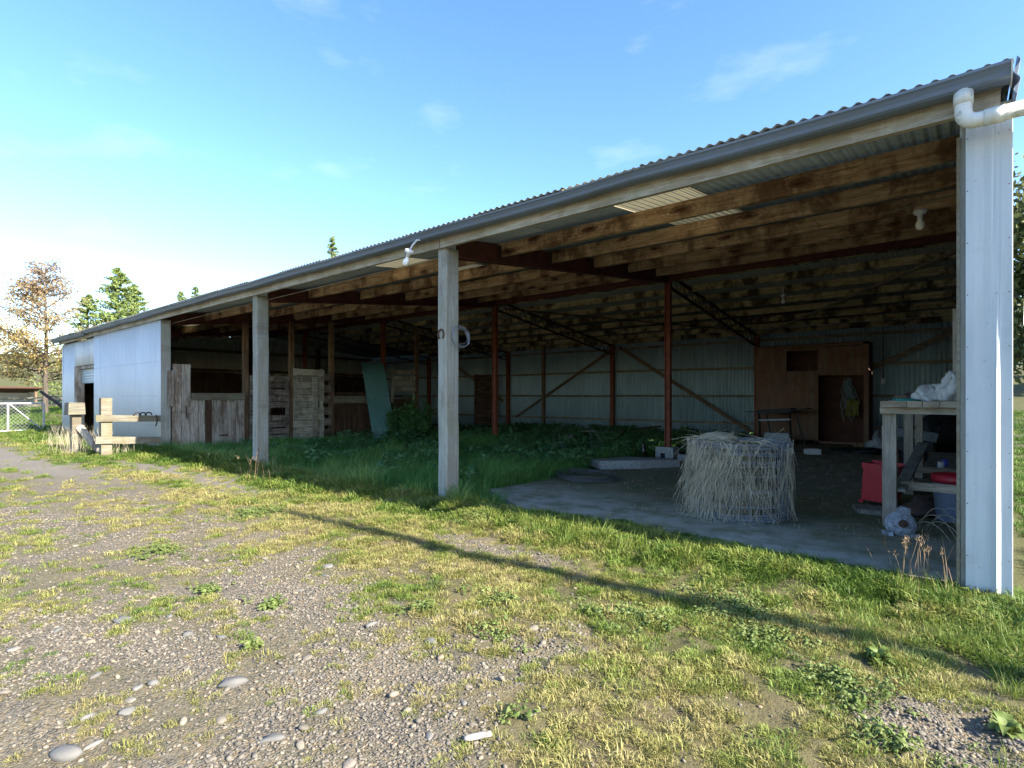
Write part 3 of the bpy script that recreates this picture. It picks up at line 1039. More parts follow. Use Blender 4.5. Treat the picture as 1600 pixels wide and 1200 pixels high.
def arc(c, a, b, r, n=6):
    c, a, b = Vector(c), Vector(a).normalized(), Vector(b).normalized()
    return [c + a * (r * math.cos(t)) + b * (r * math.sin(t)) for t in np.linspace(0, math.pi / 2, n)]


path = [(-0.03, 4.06, 2.95), (-0.03, 4.06, 2.86)] + arc((0.03, 4.06, 2.82), (-1, 0, 0), (0, 0, -1), 0.06) + [(0.26, 4.06, 2.765)]
dp.tube(path, 0.042, 14).build('downpipe', 'pvc', shed, smooth=True)
MB().tube([(-0.03, 4.06, 2.935), (-0.03, 4.06, 2.865)], 0.047, 14).build('pipe_socket', 'pvc', shed, smooth=True)
MB().tube([(0.06, 4.06, 2.760), (0.15, 4.06, 2.762)], 0.046, 14).build('pipe_socket', 'pvc', shed, smooth=True)
MB().tube(arc((0.26, 4.12, 2.765), (0, -1, 0), (1, 0, 0), 0.06) + [(0.315, 4.3, 2.74), (0.33, 4.9, 2.55), (0.36, 5.6, 2.2), (0.38, 6.2, 1.8)], 0.042, 14).build('downpipe', 'pvc', shed, smooth=True)

# ------------------------------------------------------------------ stall partition on the left of the open bays
px = -13.5
st = thing('stall_partition', (px, 7.5, 0), 'weathered plank stall wall with grey half boards beside the left front post', 'partition')
for y in (6.04, 7.22, 8.37, 11.4):
    board('post', (px - 0.06, y - 0.055, -0.1), (px + 0.05, y + 0.055, zf(y) - 0.25 if y < YR else zb(y) - 0.2), 'stall_post', st)
ys = [4.42, 4.60, 4.78, 4.95, 5.10, 5.24, 5.45, 5.58, 5.78, 5.98]
for i in range(len(ys) - 1):
    mt = 'brown_plank' if i == 4 else 'grey_plank'
    board('plank', (px + 0.055 + 0.004 * (i % 2), ys[i] + 0.004, 0.02 + random.uniform(-0.03, 0.05)), (px + 0.085 + 0.006 * (i % 3), ys[i + 1] - 0.004, 1.14 + random.uniform(-0.01, 0.01)), mt, st)
board('rail', (px + 0.09, 4.80, 1.105), (px + 0.125, 5.985, 1.265), 'rail_board', st)
board('upper_board', (px + 0.10, 4.43, 0.86), (px + 0.13, 4.595, 1.90), 'grey_plank', st)
board('upper_board', (px + 0.10, 4.603, 0.82), (px + 0.13, 4.775, 1.90), 'grey_plank', st)
board('upper_board', (px + 0.16, 4.30, 0.98), (px + 0.19, 4.42, 1.75), 'grey_plank', st)
MB().bar((px + 0.135, 4.68, 0.98), (px + 0.135, 4.70, 0.70), 0.012, 0.05, (1, 0, 0)).build('hinge', 'rust', st)
MB().box((px + 0.09, 5.42, 0.26), (px + 0.10, 5.60, 0.30)).build('latch', 'rust', st)
# back stall boards beyond
for i, y in enumerate(np.arange(8.45, 10.05, 0.2)):
    board('plank', (px - 0.03, y + 0.004, 0.0), (px, y + 0.196, 0.98 + random.uniform(-0.03, 0.03)), 'brown_plank', st)
board('rail', (px + 0.005, 8.43, 1.0), (px + 0.045, 10.1, 1.20), 'rail_board', st)
board('rail', (px - 0.06, 8.43, 1.24), (px + 0.0, 10.1, 1.30), 'brown_plank', st)
for i, y in enumerate(np.arange(10.35, 11.3, 0.24)):
    board('plank', (px - 0.03, y + 0.004, 0.0), (px, y + 0.236, 1.1 + random.uniform(-0.03, 0.03)), 'brown_plank', st)

# slatted panel
sl = thing('slatted_hurdle', (px, 6.6, 0), 'dark slatted timber panel with gaps, behind the second front post', 'hurdle')
for i, z in enumerate(np.arange(0.08, 1.62, 0.165)):
    if i in (4,):
        continue
    board('slat', (px + 0.06, 6.12, z), (px + 0.085, 7.12, z + 0.135 + random.uniform(-0.02, 0.015)), 'dark_pallet', sl)
for y in (6.16, 6.6, 7.08):
    board('upright', (px + 0.02, y - 0.04, 0.05), (px + 0.058, y + 0.04, 1.68), 'dark_pallet', sl)
# pallet door
pd = thing('pallet_door', (px + 0.2, 7.65, 0), 'pale grey board door of horizontal planks with an upright strip, hung open', 'door')
for i, z in enumerate(np.arange(0.06, 1.90, 0.168)):
    y1 = 8.06 if i not in (5,) else 7.88
    board('board', (px + 0.13, 7.20, z), (px + 0.158, y1, z + 0.158), 'pallet', pd)
board('upright', (px + 0.165, 7.72, 0.10), (px + 0.19, 7.86, 1.70), 'pallet', pd)
board('upright', (px + 0.09, 7.22, 0.05), (px + 0.128, 7.32, 1.92), 'pallet', pd)
board('upright', (px + 0.09, 7.95, 0.05), (px + 0.128, 8.05, 1.92), 'pallet', pd)
for i, z in enumerate(np.arange(0.10, 1.9, 0.30)):
    board('back_slat', (px + 0.06, 8.0, z), (px + 0.085, 8.32, z + 0.2), 'dark_pallet', pd)
# slatted rack past the ridge post
sr = thing('slatted_rack', (px, 10.8, 0), 'short grey slatted hay rack fixed beyond the red post, above the nettles', 'rack')
for z in (1.35, 1.52, 1.69, 1.86):
    board('slat', (px + 0.06, 10.40, z), (px + 0.085, 11.3, z + 0.13), 'pallet', sr)
for y in (10.42, 11.25):
    board('upright', (px + 0.02, y - 0.03, 1.0), (px + 0.058, y + 0.03, 2.02), 'pallet', sr)
# dark louvred screen against the back wall
lv = thing('slatted_screen', (-13.9, 15.6, 0), 'tall dark screen of horizontal slats at the far back of the shed', 'screen')
for z in np.arange(0.1, 2.0, 0.15):
    board('slat', (-14.9, 15.5, z), (-13.75, 15.53, z + 0.125), 'brown_plank', lv)
for x in (-14.85, -13.8):
    board('upright', (x - 0.04, 15.535, 0), (x + 0.04, 15.6, 2.05), 'brown_plank', lv)
# a few extra timber uprights inside
for i, (x, y, lab) in enumerate([(-11.3, 15.2, 'slim timber prop standing before the back wall between two red posts')]):
    tag(MB().box((x - 0.05, y - 0.05, -0.1), (x + 0.05, y + 0.05, zb(y) - 0.15), 0.004).build('timber_prop', 'stall_post'), lab, 'prop')

# leaning green sheet
a, b = Vector((-12.05, 8.72, -0.03)), Vector((-13.36, 9.25, 2.15))
vdir = (b - a).normalized()
udir = Vector((0.45, 0.9, 0)).normalized()
udir = (udir - vdir * udir.dot(vdir)).normalized()
nd = udir.cross(vdir)
if nd.x < 0:
    nd = -nd
gs = corr('leaning_sheet', a, udir, vdir, nd, 0.62, (b - a).length, 0.05, 0.0035, 'green_sheet', None, seg=6, rows=6, wob=0.006)
tag(gs, 'faded green ribbed sheet leaning against the stall rail', 'sheet')

# ------------------------------------------------------------------ plywood room at the back
rm = thing('plywood_room', (-3.1, 15.7, 0), 'brown plywood box room with a dark window hole and open doorway', 'room')
ry = 15.30
board('wall_panel', (-4.33, ry, 0.10), (-3.62, ry + 0.02, 2.43), 'ply', rm)
board('wall_panel', (-3.617, ry, 0.10), (-2.905, ry + 0.02, 1.83), 'ply', rm)
board('wall_panel', (-3.617, ry + 0.001, 2.34), (-2.905, ry + 0.021, 2.42), 'ply', rm, 0.0)
board('wall_panel', (-2.90, ry, 1.76), (-1.90, ry + 0.02, 2.41), 'ply', rm)
board('door_frame', (-2.955, ry - 0.035, 0.08), (-2.885, ry - 0.002, 1.76), 'ply', rm)
board('door_frame', (-1.93, ry - 0.035, 0.08), (-1.83, ry - 0.002, 2.44), 'ply', rm)
board('door_frame', (-2.882, ry - 0.03, 1.70), (-1.935, ry - 0.002, 1.78), 'ply', rm)
board('top_rail', (-4.33, ry - 0.03, 2.425), (-1.94, ry + 0.03, 2.475), 'ply', rm)
board('side_wall', (-4.36, ry, 0.05), (-4.335, YB - 0.15, 2.42), 'ply', rm)
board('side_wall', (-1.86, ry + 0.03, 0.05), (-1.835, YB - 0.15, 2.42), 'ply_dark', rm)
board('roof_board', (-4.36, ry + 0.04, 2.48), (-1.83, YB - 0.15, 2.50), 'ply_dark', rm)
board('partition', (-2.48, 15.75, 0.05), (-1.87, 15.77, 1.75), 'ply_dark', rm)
board('sill_board', (-2.88, ry - 0.02, 0.03), (-1.86, ry + 0.05, 0.085), 'ply', rm)
board('window_strip', (-3.10, ry + 0.025, 1.83), (-3.08, ry + 0.04, 2.34), 'brown_plank', rm)
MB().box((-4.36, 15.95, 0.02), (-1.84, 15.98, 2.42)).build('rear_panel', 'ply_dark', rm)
# ropes hanging in the doorway
rp = thing('hanging_ropes', (-2.2, 15.5, 1.2), 'tangle of faded ropes and a yellow rag hung in the doorway', 'ropes')
c = MB()
for i in range(26):
    x0, z0 = -2.32 + random.uniform(-0.05, 0.08), 1.60 + random.uniform(-0.1, 0.03)
    pts = []
    x_, w_ = x0, random.uniform(-0.1, 0.22)
    ln = random.uniform(0.4, 0.95)
    for t in np.linspace(0, 1, 8):
        pts.append((x0 + w_ * t + 0.05 * math.sin(t * 7 + i), 15.50 + 0.04 * math.sin(i + t * 5), z0 - ln * t + 0.03 * math.sin(t * 11 + i)))
    c.tube(pts, 0.008, 5)
c.build('rope_strands', 'rope', rp, kind='stuff')
c = MB()
for i in range(9):
    pts = [(-2.30 + 0.03 * i + 0.02 * math.sin(i + t * 5), 15.46 + 0.02 * math.sin(i * 2), 1.12 - 0.42 * t) for t in np.linspace(0, 1, 6)]
    c.tube(pts, [0.012, 0.022, 0.026, 0.026, 0.022, 0.012], 6)
c.build('yellow_rag', 'yellow', rp, True)
# switch and conduit on the back wall
sw = thing('wall_switch', (-1.62, 16.0, 1.3), 'grey switch box at the foot of a vertical conduit beside the plywood room', 'switch')
MB().box((-1.67, 16.0, 1.50), (-1.59, 16.06, 1.62)).build('box', 'white_plastic', sw)
MB().tube([(-1.63, 16.05, 1.62), (-1.63, 16.05, 2.9)], 0.014, 8).build('conduit', 'rail_board', sw)

# barbecue stand
bq = thing('barbecue_stand', (-3.6, 14.6, 0), 'black iron barbecue stand with a side flap before the plywood room', 'barbecue')
c = MB()
c.bar((-4.05, 14.35, 0.80), (-3.30, 14.35, 0.86), 0.025, 0.10)
c.bar((-4.05, 14.85, 0.80), (-3.30, 14.85, 0.86), 0.025, 0.10)
c.bar((-4.05, 14.36, 0.80), (-4.05, 14.84, 0.80), 0.025, 0.10)
c.bar((-3.30, 14.36, 0.86), (-3.30, 14.84, 0.86), 0.025, 0.10)
c.build('frame', 'black_iron', bq)
c = MB()
c.bar((-4.04, 14.6, 0.83), (-3.31, 14.6, 0.89), 0.47, 0.02)
c.build('hot_plate', 'black_iron', bq)
c = MB()
c.bar((-3.28, 14.6, 0.86), (-2.95, 14.6, 0.90), 0.48, 0.02)
c.build('side_flap', 'black_iron', bq)
for (xa, ya), (xb, yb) in (((-4.02, 14.37), (-3.98, 14.33)), ((-3.33, 14.37), (-3.28, 14.33)), ((-3.98, 14.83), (-3.84, 14.86)), ((-3.30, 14.83), (-3.10, 14.86))):
    bar('leg', (xa, ya, 0.80), (xb, yb, 0.0), 0.035, 0.035, 'black_iron', bq)
bar('shelf_rail', (-4.01, 14.34, 0.60), (-3.30, 14.34, 0.64), 0.03, 0.035, 'steel_grey', bq)
MB().box((-3.90, 14.36, 0.10), (-3.34, 14.80, 0.13)).box((-3.90, 14.36, 0.131), (-3.34, 14.375, 0.30)).build('lower_tray', 'steel_grey', bq)
bar('handle', (-4.35, 14.35, 0.80), (-4.06, 14.35, 0.81), 0.015, 0.015, 'black_iron', bq)

# white trays
for i, (x, y, lab) in enumerate([(-2.95, 12.55, 'small white plastic tray on the dirt, nearer the netting roll'), (-2.50, 12.65, 'small white plastic tray with a string, farther from the netting roll')]):
    c = MB()
    w, d_, h = 0.11 + 0.02 * i, 0.10, 0.10
    for aa, bb in (((-w, -d_, 0), (w, d_, 0.01)), ((-w, -d_, 0.0101), (w, -d_ + 0.01, h)), ((-w, d_ - 0.01, 0.0101), (w, d_, h)), ((-w, -d_ + 0.0101, 0.0101), (-w + 0.01, d_ - 0.0101, h)), ((w - 0.01, -d_ + 0.0101, 0.0101), (w, d_ - 0.0101, h))):
        c.box(aa, bb)
    o = c.build('white_tray', 'white_plastic')
    o.location = (x, y, 0.002)
    o.rotation_euler = (0, 0, 0.3 + i * 0.25)
    tag(o, lab, 'tray')

# ------------------------------------------------------------------ post footing, bottle, blocks, broken slab
fb = thing('concrete_block', (-4.53, YR - 0.04, 0), 'hollow concrete block under the red ridge post at the slab edge', 'block')
c = MB()
bx0, bx1, by0, by1 = -4.72, -4.36, YR - 0.16, YR + 0.12
c.box((bx0, by0, 0.0), (bx0 + 0.10, by0 + 0.06, 0.208))
c.box((bx0 + 0.20, by0, 0.0), (bx1, by0 + 0.06, 0.208))
c.box((bx0 + 0.1002, by0, 0.09), (bx0 + 0.1998, by0 + 0.06, 0.208))
c.box((bx0, by0 + 0.0602, 0.0), (bx1, by1, 0.2078))
c.build('block_body', 'concrete', fb)
MB().box((bx0 + 0.10, by0 + 0.045, 0.0), (bx0 + 0.20, by0 + 0.059, 0.089)).build('hollow', 'black_iron', fb)  # black plate set in the opening, stands for the shade inside
o = MB().box((-0.075, -0.06, 0), (0.075, 0.06, 0.11), 0.008).build('concrete_lump', 'concrete')
o.location = (-4.12, 9.85, 0)
o.rotation_euler = (0, 0, 0.4)
tag(o, 'small broken concrete lump on the floor beside the post block', 'lump')
c = MB().lathe((0, 0, 0), [(0.045, 0), (0.048, 0.01), (0.048, 0.13), (0.02, 0.19), (0.017, 0.25), (0.02, 0.255), (0.02, 0.265)], 14)
o = c.build('bottle', 'bottle', None, True)
o.location = (-4.98, 10.02, 0.02)
tag(o, 'dark glass bottle standing beside the concrete post block', 'bottle')
# broken slab piece
bsv = [(-5.10, 8.15, 0), (-4.62, 7.75, 0), (-4.15, 8.25, 0), (-3.75, 8.9, 0), (-4.2, 9.25, 0), (-4.85, 9.05, 0)]
n = len(bsv)
vs_ = [(x_, y_, 0.003) for x_, y_, _ in bsv] + [(x_ * 0.99 - 0.045, y_ * 0.995 + 0.04, 0.115 + 0.03 * math.sin(i)) for i, (x_, y_, _) in enumerate(bsv)]
fs = [tuple(range(n - 1, -1, -1)), tuple(range(n, 2 * n))] + [(i, (i + 1) % n, n + (i + 1) % n, n + i) for i in range(n)]
tag(mesh_obj('broken_slab', vs_, fs, 'concrete'), 'broken piece of concrete slab lying at the floor edge before the post', 'slab')
# slabs lying in the weeds at the back
for i, (x, y, w, d_, rz, lab) in enumerate([(-9.0, 12.6, 1.3, 0.7, 0.3, 'grey concrete slab lying in the weeds near the back wall'), (-9.9, 10.9, 1.0, 0.35, 0.1, 'long grey kerb stone half buried beside the left red post')]):
    o = MB().box((-w / 2, -d_ / 2, -0.05), (w / 2, d_ / 2, 0.09), 0.03).build('concrete_slab', 'concrete')
    o.location = (x, y, 0.03)
    o.rotation_euler = (0.05, -0.06, rz)
    tag(o, lab, 'slab')
for i, (p, q, w, lab) in enumerate([((-8.0, 13.7, 0.12), (-6.9, 15.0, 0.32), 0.16, 'loose dark plank propped on the weeds by the middle rear post'), ((-8.4, 13.1, 0.2), (-7.2, 13.3, 0.22), 0.06, 'thin pale batten lying on the slab in the weeds'), ((-11.2, 11.6, 0.12), (-10.4, 11.7, 0.13), 0.12, 'short orange plank lying in the grass by the left red post')]):
    mt = ['brown_plank', 'rail_board', 'front_purlin'][i]
    tag(MB().bar(p, q, w, 0.035, (0, 0, 1), 0.004).build('loose_plank', mt), lab, 'plank')


# wire coils
def coil(name, c, r0, turns, zsp, tilt, label, rr=0.004, jit=0.03, seg=28, mat='old_wire'):
    m = MB()
    pts = []
    for i in range(turns * seg):
        t = 2 * math.pi * i / seg
        r_ = r0 * (1 + jit * math.sin(t * 0.37 + turns) + jit * math.sin(t * 1.7))
        pts.append(Vector((r_ * math.cos(t), r_ * math.sin(t) * 0.9, zsp * i / seg + 0.012 * math.sin(t * 2.3))))
    m.tube(pts, rr, 4)
    o = m.build(name, mat, None, True)
    o.location = c
    o.rotation_euler = tilt
    tag(o, label, 'wire')
    return o


coil('wire_coil', (-4.25, 6.75, 0.025), 0.42, 9, 0.006, (0.03, 0.02, 0.4), 'flat grey coil of fencing wire lying on the concrete floor edge', 0.004, 0.16)
coil('wire_coil', (-5.6, 8.6, 0.34), 0.36, 3, 0.03, (1.25, 0.2, 0.6), 'loose upright loop of wire standing in the weeds', 0.0035, 0.18)
coil('wire_coil', (-4.455, 4.40, 1.87), 0.12, 5, 0.006, (1.45, 0.0, 1.55), 'small white coil of wire hung on the middle front post', 0.003, 0.12, 28, 'wire')
# horseshoe
hp = [(0.045 * math.sin(t), 0, 0.055 * math.cos(t) + 0.0) for t in np.linspace(-2.5, 2.5, 15)]
o = MB().tube([(-4.548 + p[0], 4.194, 1.89 + p[2]) for p in hp], 0.011, 6).build('horseshoe', 'rust', None, True)
tag(o, 'rusty horseshoe nailed to the middle front post', 'horseshoe')


# lamps (unlit)
def lamp(name, c, axis_, label, arm=None):
    t_ = thing(name, c, label, 'lamp')
    z = Vector(axis_).normalized()
    q = z.to_track_quat('Z', 'Y').to_matrix().to_4x4()
    mt_ = Matrix.Translation(c) @ q
    MB().lathe((0, 0, 0), [(0.012, -0.02), (0.05, -0.012), (0.055, 0.01), (0.045, 0.03), (0.022, 0.04), (0.022, 0.075)], 16).xf(mt_).build('holder', 'white_plastic', t_, True)
    MB().lathe((0, 0, 0), [(0.015, 0.06), (0.02, 0.085), (0.034, 0.115), (0.037, 0.14), (0.027, 0.165), (0.008, 0.176)], 16).xf(mt_).build('bulb', 'bulb', t_, True)
    if arm:
        MB().tube(arm, 0.011, 8).build('arm', 'white_plastic', t_, True)
    return t_


lamp('gooseneck_lamp', (-4.83, 3.98, 2.83), (-0.35, -0.1, -0.9), 'white gooseneck lamp with a bare bulb under the gutter by the middle front post',
     [(-4.70, 4.15, 2.945), (-4.70, 4.05, 2.95), (-4.73, 4.00, 2.935), (-4.78, 3.985, 2.89), (-4.825, 3.98, 2.84)])
lamp('ceiling_lamp', (-0.36, 6.375, 2.93), (0, 0, -1), 'white bare bulb lamp fixed under the second front purlin, near the corner post')
lamp('pendant_lamp', (-2.9, 12.0, 3.24), (0, 0, -1), 'hanging bare bulb under the rear roof slope', [(-2.9, 12.0, 3.26), (-2.9, 12.0, 3.40)])

# ------------------------------------------------------------------ roll of sheep netting with dry grass
rc_ = Vector((-1.80, 5.74, 0.0))
nr = thing('netting_roll', rc_, 'upright roll of wire sheep netting draped with dry grass stalks', 'netting')
c = MB()
for L in range(5):
    r_ = 0.47 - 0.022 * L
    for z in [0.015, 0.03, 0.05, 0.07, 0.15, 0.29, 0.44, 0.54, 0.57, 0.64, 0.66, 0.70, 0.715, 0.735]:
        ph = random.random() * 6
        pts = []
        for i in range(41):
            t = 2 * math.pi * i / 40
            rr = r_ + 0.010 * math.sin(3 * t + ph) + 0.006 * math.sin(7 * t + ph * 2)
            pts.append(rc_ + Vector((rr * math.cos(t), rr * math.sin(t), z + 0.010 * math.sin(2 * t + ph) + random.uniform(-0.003, 0.003))))
        c.tube(pts, 0.0026, 4, False)
c.build('line_wires', 'wire', nr, kind='stuff')
c = MB()
for L in range(5):
    r_ = 0.47 - 0.022 * L
    for i in range(34):
        t = 2 * math.pi * (i + random.random() * 0.6) / 34
        p = [rc_ + Vector(((r_ + random.uniform(-0.012, 0.012)) * math.cos(t + e), (r_ + random.uniform(-0.012, 0.012)) * math.sin(t + e), z)) for z, e in ((0.015, 0), (0.25, random.uniform(-.04, .04)), (0.5, random.uniform(-.04, .04)), (0.74, random.uniform(-.04, .04)))]
        c.tube(p, 0.002, 4, False)
c.build('stay_wires', 'wire', nr, kind='stuff')


def ribbon(vs_, fs, pts, w):
    o = len(vs_)
    for i, p in enumerate(pts):
        d = (pts[min(i + 1, len(pts) - 1)] - pts[max(i - 1, 0)]).normalized()
        s = d.cross(Vector((random.uniform(-1, 1), random.uniform(-1, 1), 0.3))).normalized() * w * (1 - 0.6 * i / len(pts))
        vs_ += [p - s, p + s]
    for i in range(len(pts) - 1):
        fs.append((o + 2 * i, o + 2 * i + 1, o + 2 * i + 3, o + 2 * i + 2))


vs_, fs = [], []
front = math.atan2(-rc_.y, -rc_.x)          # the side that faces the yard
for i in range(900):
    bunch = i < 420
    if bunch:
        t = front - 0.55 + random.gauss(0, 0.38)
    elif i < 640:
        t = front + random.uniform(-1.8, 0.2)
    elif i < 740:
        t = front + random.uniform(0.0, 1.6)
    else:
        t = front + random.uniform(-3.1, 3.1)
    z0 = random.uniform(0.42, 0.78)
    flare = max(0.0, random.gauss(0.06, 0.06)) if bunch else random.uniform(-0.02, 0.05)
    ln = random.uniform(0.2, 0.75)
    sk = random.gauss(-0.10 if bunch else 0, 0.32)
    pts = []
    for u in (0, 0.25, 0.5, 0.75, 1):
        rr = 0.47 + 0.02 + flare * u ** 1.3 + 0.012 * math.sin(u * 6 + i)
        zz = max(0.012, z0 - ln * u)
        pts.append(rc_ + Vector((rr * math.cos(t + sk * u), rr * math.sin(t + sk * u), zz)))
    ribbon(vs_, fs, pts, random.uniform(0.0015, 0.0034))
for i in range(220):        # hay lying over the rim
    t = front + random.uniform(-2.4, 0.9)
    p0 = rc_ + Vector((random.uniform(0.25, 0.5) * math.cos(t), random.uniform(0.25, 0.5) * math.sin(t), 0.74 + random.uniform(-0.05, 0.05)))
    dv = Vector((random.gauss(0, 1), random.gauss(0, 1), random.gauss(-0.1, 0.3))).normalized() * random.uniform(0.1, 0.28)
    ribbon(vs_, fs, [p0, p0 + dv * 0.5 + Vector((0, 0, 0.01)), p0 + dv], random.uniform(0.0015, 0.003))
mesh_obj('dry_stalks', vs_, fs, 'straw', nr, kind='stuff')
# matted core inside the roll
c = MB()
c.lathe(rc_, [(0.34, 0.0), (0.37, 0.08), (0.36, 0.3), (0.38, 0.52), (0.36, 0.66), (0.22, 0.72), (0.02, 0.69)], 24)
for v_ in c.v:
    v_.x += random.uniform(-0.02, 0.02)
    v_.y += random.uniform(-0.02, 0.02)
M['core'] = plain('matted_dead_grass', (0.11, 0.085, 0.04), 0.95, 0, 0.5, 25, bump=0.8)
c.build('matted_core', 'core', nr, True)
# loose mat of hay behind, on top
o = MB().lathe((0, 0, 0), [(0.20, 0.0), (0.19, 0.035), (0.12, 0.065), (0.02, 0.075)], 14).build('hay_pad', 'straw', None, True)
o.location = (-2.1, 6.02, 0.735)
tag(o, 'flat pad of pale hay lying on the far rim of the netting roll', 'hay')

# ------------------------------------------------------------------ workbench and what stands on and under it
wb = thing('workbench', (-0.28, 8.0, 0), 'rough timber workbench along the right end wall', 'workbench')
board('leg', (-0.62, 6.08, 0.0), (-0.515, 6.18, 1.035), 'bench', wb)
board('leg_brace', (-0.635, 6.185, 0.0), (-0.53, 6.225, 0.92), 'bench', wb)
board('leg', (-0.62, 8.20, 0.0), (-0.53, 8.29, 1.035), 'bench', wb)
board('leg', (-0.62, 9.95, 0.0), (-0.53, 10.04, 1.035), 'bench', wb)
board('leg', (-0.02, 6.30, 0.0), (0.07, 6.38, 1.035), 'bench', wb)
board('top_rail', (-0.635, 6.02, 1.037), (0.09, 6.075, 1.095), 'bench_x', wb)
bar('top_rail', (-0.60, 6.08, 1.066), (-0.60, 10.1, 1.066), 0.045, 0.055, 'bench_y', wb)
yb_ = 6.0
bw = [0.30, 0.25, 0.22, 0.28, 0.30, 0.26, 0.28, 0.3, 0.3, 0.3, 0.3, 0.3, 0.3, 0.3]
for i, w in enumerate(bw):
    board('top_board', (-0.63 + random.uniform(-0.03, 0.02), yb_ + 0.003, 1.098), (0.09, yb_ + w - 0.003, 1.15 + random.uniform(-0.006, 0.006)), 'bench_x', wb)
    yb_ += w
xs_ = [-0.61, -0.43, -0.32, -0.2, -0.06, 0.085]
for i in range(5):
    board('edge_block', (xs_[i] + 0.002, 5.955, 1.10), (xs_[i + 1] - 0.002, 5.997, 1.152), 'bench_x', wb, 0.002)
bar('lower_rail', (-0.51, 6.33, 0.36), (0.09, 6.33, 0.36), 0.04, 0.075, 'bench_x', wb)
bar('lower_rail', (-0.52, 7.7, 0.37), (0.09, 7.7, 0.37), 0.04, 0.07, 'bench_x', wb)
tag(MB().bar((-0.50, 6.12, 0.335), (-0.44, 8.3, 0.62), 0.10, 0.03, (0, 0, 1), 0.002).build('grey_plank', 'bench_y'), 'grey plank laid sloping across the lower bench rails', 'plank')
tag(MB().box((-0.125, 6.62, 1.152), (-0.05, 6.68, 2.02), 0.003).build('upright_plank', 'bench'), 'upright pale plank standing on the bench beside the corner post', 'plank')


def blob(name, c, sx, sy, sz, mat, label, cat, seed=0, rough=0.25, n=14, rings=9):
    rr = random.Random(seed)
    ph = [rr.uniform(0, 6) for _ in range(6)]
    vs_, fs = [], []
    for i in range(rings + 1):
        a = math.pi * i / rings
        for k_ in range(n):
            t = 2 * math.pi * k_ / n
            d = 1 + rough * (0.5 * math.sin(3 * t + ph[0] + 2 * a) + 0.35 * math.sin(5 * t + ph[1] - 3 * a) + 0.3 * math.sin(4 * a + ph[2] + t) + 0.22 * rr.uniform(-1, 1) + 0.55 * abs(math.sin(2.5 * t + 4 * a + ph[3])) * abs(math.sin(3.5 * t - 3 * a + ph[4])) - 0.2)
            z = math.cos(a)
            vs_.append((sx * d * math.sin(a) * math.cos(t), sy * d * math.sin(a) * math.sin(t), max(-0.35, z * d) * sz))
    for i in range(rings):
        for k_ in range(n):
            k2 = (k_ + 1) % n
            fs.append((i * n + k_, (i + 1) * n + k_, (i + 1) * n + k2, i * n + k2))
    o = mesh_obj(name, vs_, fs, mat, None, True)
    o.location = (c[0], c[1], c[2] + 0.35 * sz)
    if label:
        tag(o, label, cat)
    return o


blob('white_sack', (-0.30, 6.75, 1.152), 0.13, 0.22, 0.105, 'sack', 'slumped white sack lying on the workbench', 'sack', 3, 0.30, 30, 18)
blob('white_sack', (-0.13, 6.45, 1.152), 0.10, 0.13, 0.16, 'sack', 'crumpled upright white bag against the plank on the workbench', 'bag', 5, 0.38, 30, 18)
blob('brown_rag', (-0.50, 7.0, 1.152), 0.10, 0.16, 0.05, 'brown_cloth', 'brown rag heaped on the workbench near its outer edge', 'rag', 8, 0.35)
blob('teal_rag', (-0.46, 6.45, 1.152), 0.10, 0.07, 0.018, 'teal', 'flat teal cloth on the front of the workbench', 'cloth', 9, 0.3)
# red crate
cr = thing('red_crate', (-0.78, 7.22, 0), 'red plastic crate standing on end behind the near bench leg', 'crate')
mt_ = Matrix.Translation((-0.76, 7.3, 0.045)) @ Matrix.Rotation(0.06, 4, 'Y') @ Matrix.Rotation(-0.12, 4, 'Z')
c = MB()
w, d_, h = 0.145, 0.19, 0.40
c.box((-w, -d_, 0.0), (w, -d_ + 0.012, h))
c.box((-w, d_ - 0.012, 0.0), (w, d_, h))
c.box((-w, -d_ + 0.0122, 0), (-w + 0.012, d_ - 0.0122, h - 0.02))
c.box((w - 0.012, -d_ + 0.0122, 0), (w, d_ - 0.0122, h - 0.02))
c.box((-w + 0.0122, -d_ + 0.0122, 0.0), (w - 0.0122, d_ - 0.0122, 0.012))
c.xf(mt_).build('body', 'red_plastic', cr)
c = MB()
for a_, b_ in (((-w - 0.012, -d_ - 0.012, h - 0.05), (w + 0.012, -d_ - 0.001, h + 0.01)), ((-w - 0.012, d_ + 0.001, h - 0.05), (w + 0.012, d_ + 0.012, h + 0.01)), ((-w - 0.012, -d_, h - 0.05), (-w - 0.001, d_, h - 0.005)), ((w + 0.001, -d_, h - 0.05), (w + 0.012, d_, h - 0.005))):
    c.box(a_, b_)
c.xf(mt_).build('rim', 'red_plastic', cr)
for sx in (-1, 1):
    MB().box((sx * w - 0.02, -d_ - 0.012, -0.03), (sx * w + 0.02, -d_ + 0.04, -0.001)).xf(mt_).build('foot', 'red_plastic', cr)
# concrete paver under
o = MB().box((-0.17, -0.16, 0), (0.17, 0.16, 0.045), 0.008).build('paver', 'bench_y')
o.location = (-0.76, 6.72, 0.003)
o.rotation_euler = (0, 0.03, 0.25)
tag(o, 'flat grey wooden slab on the floor before the red crate', 'slab')
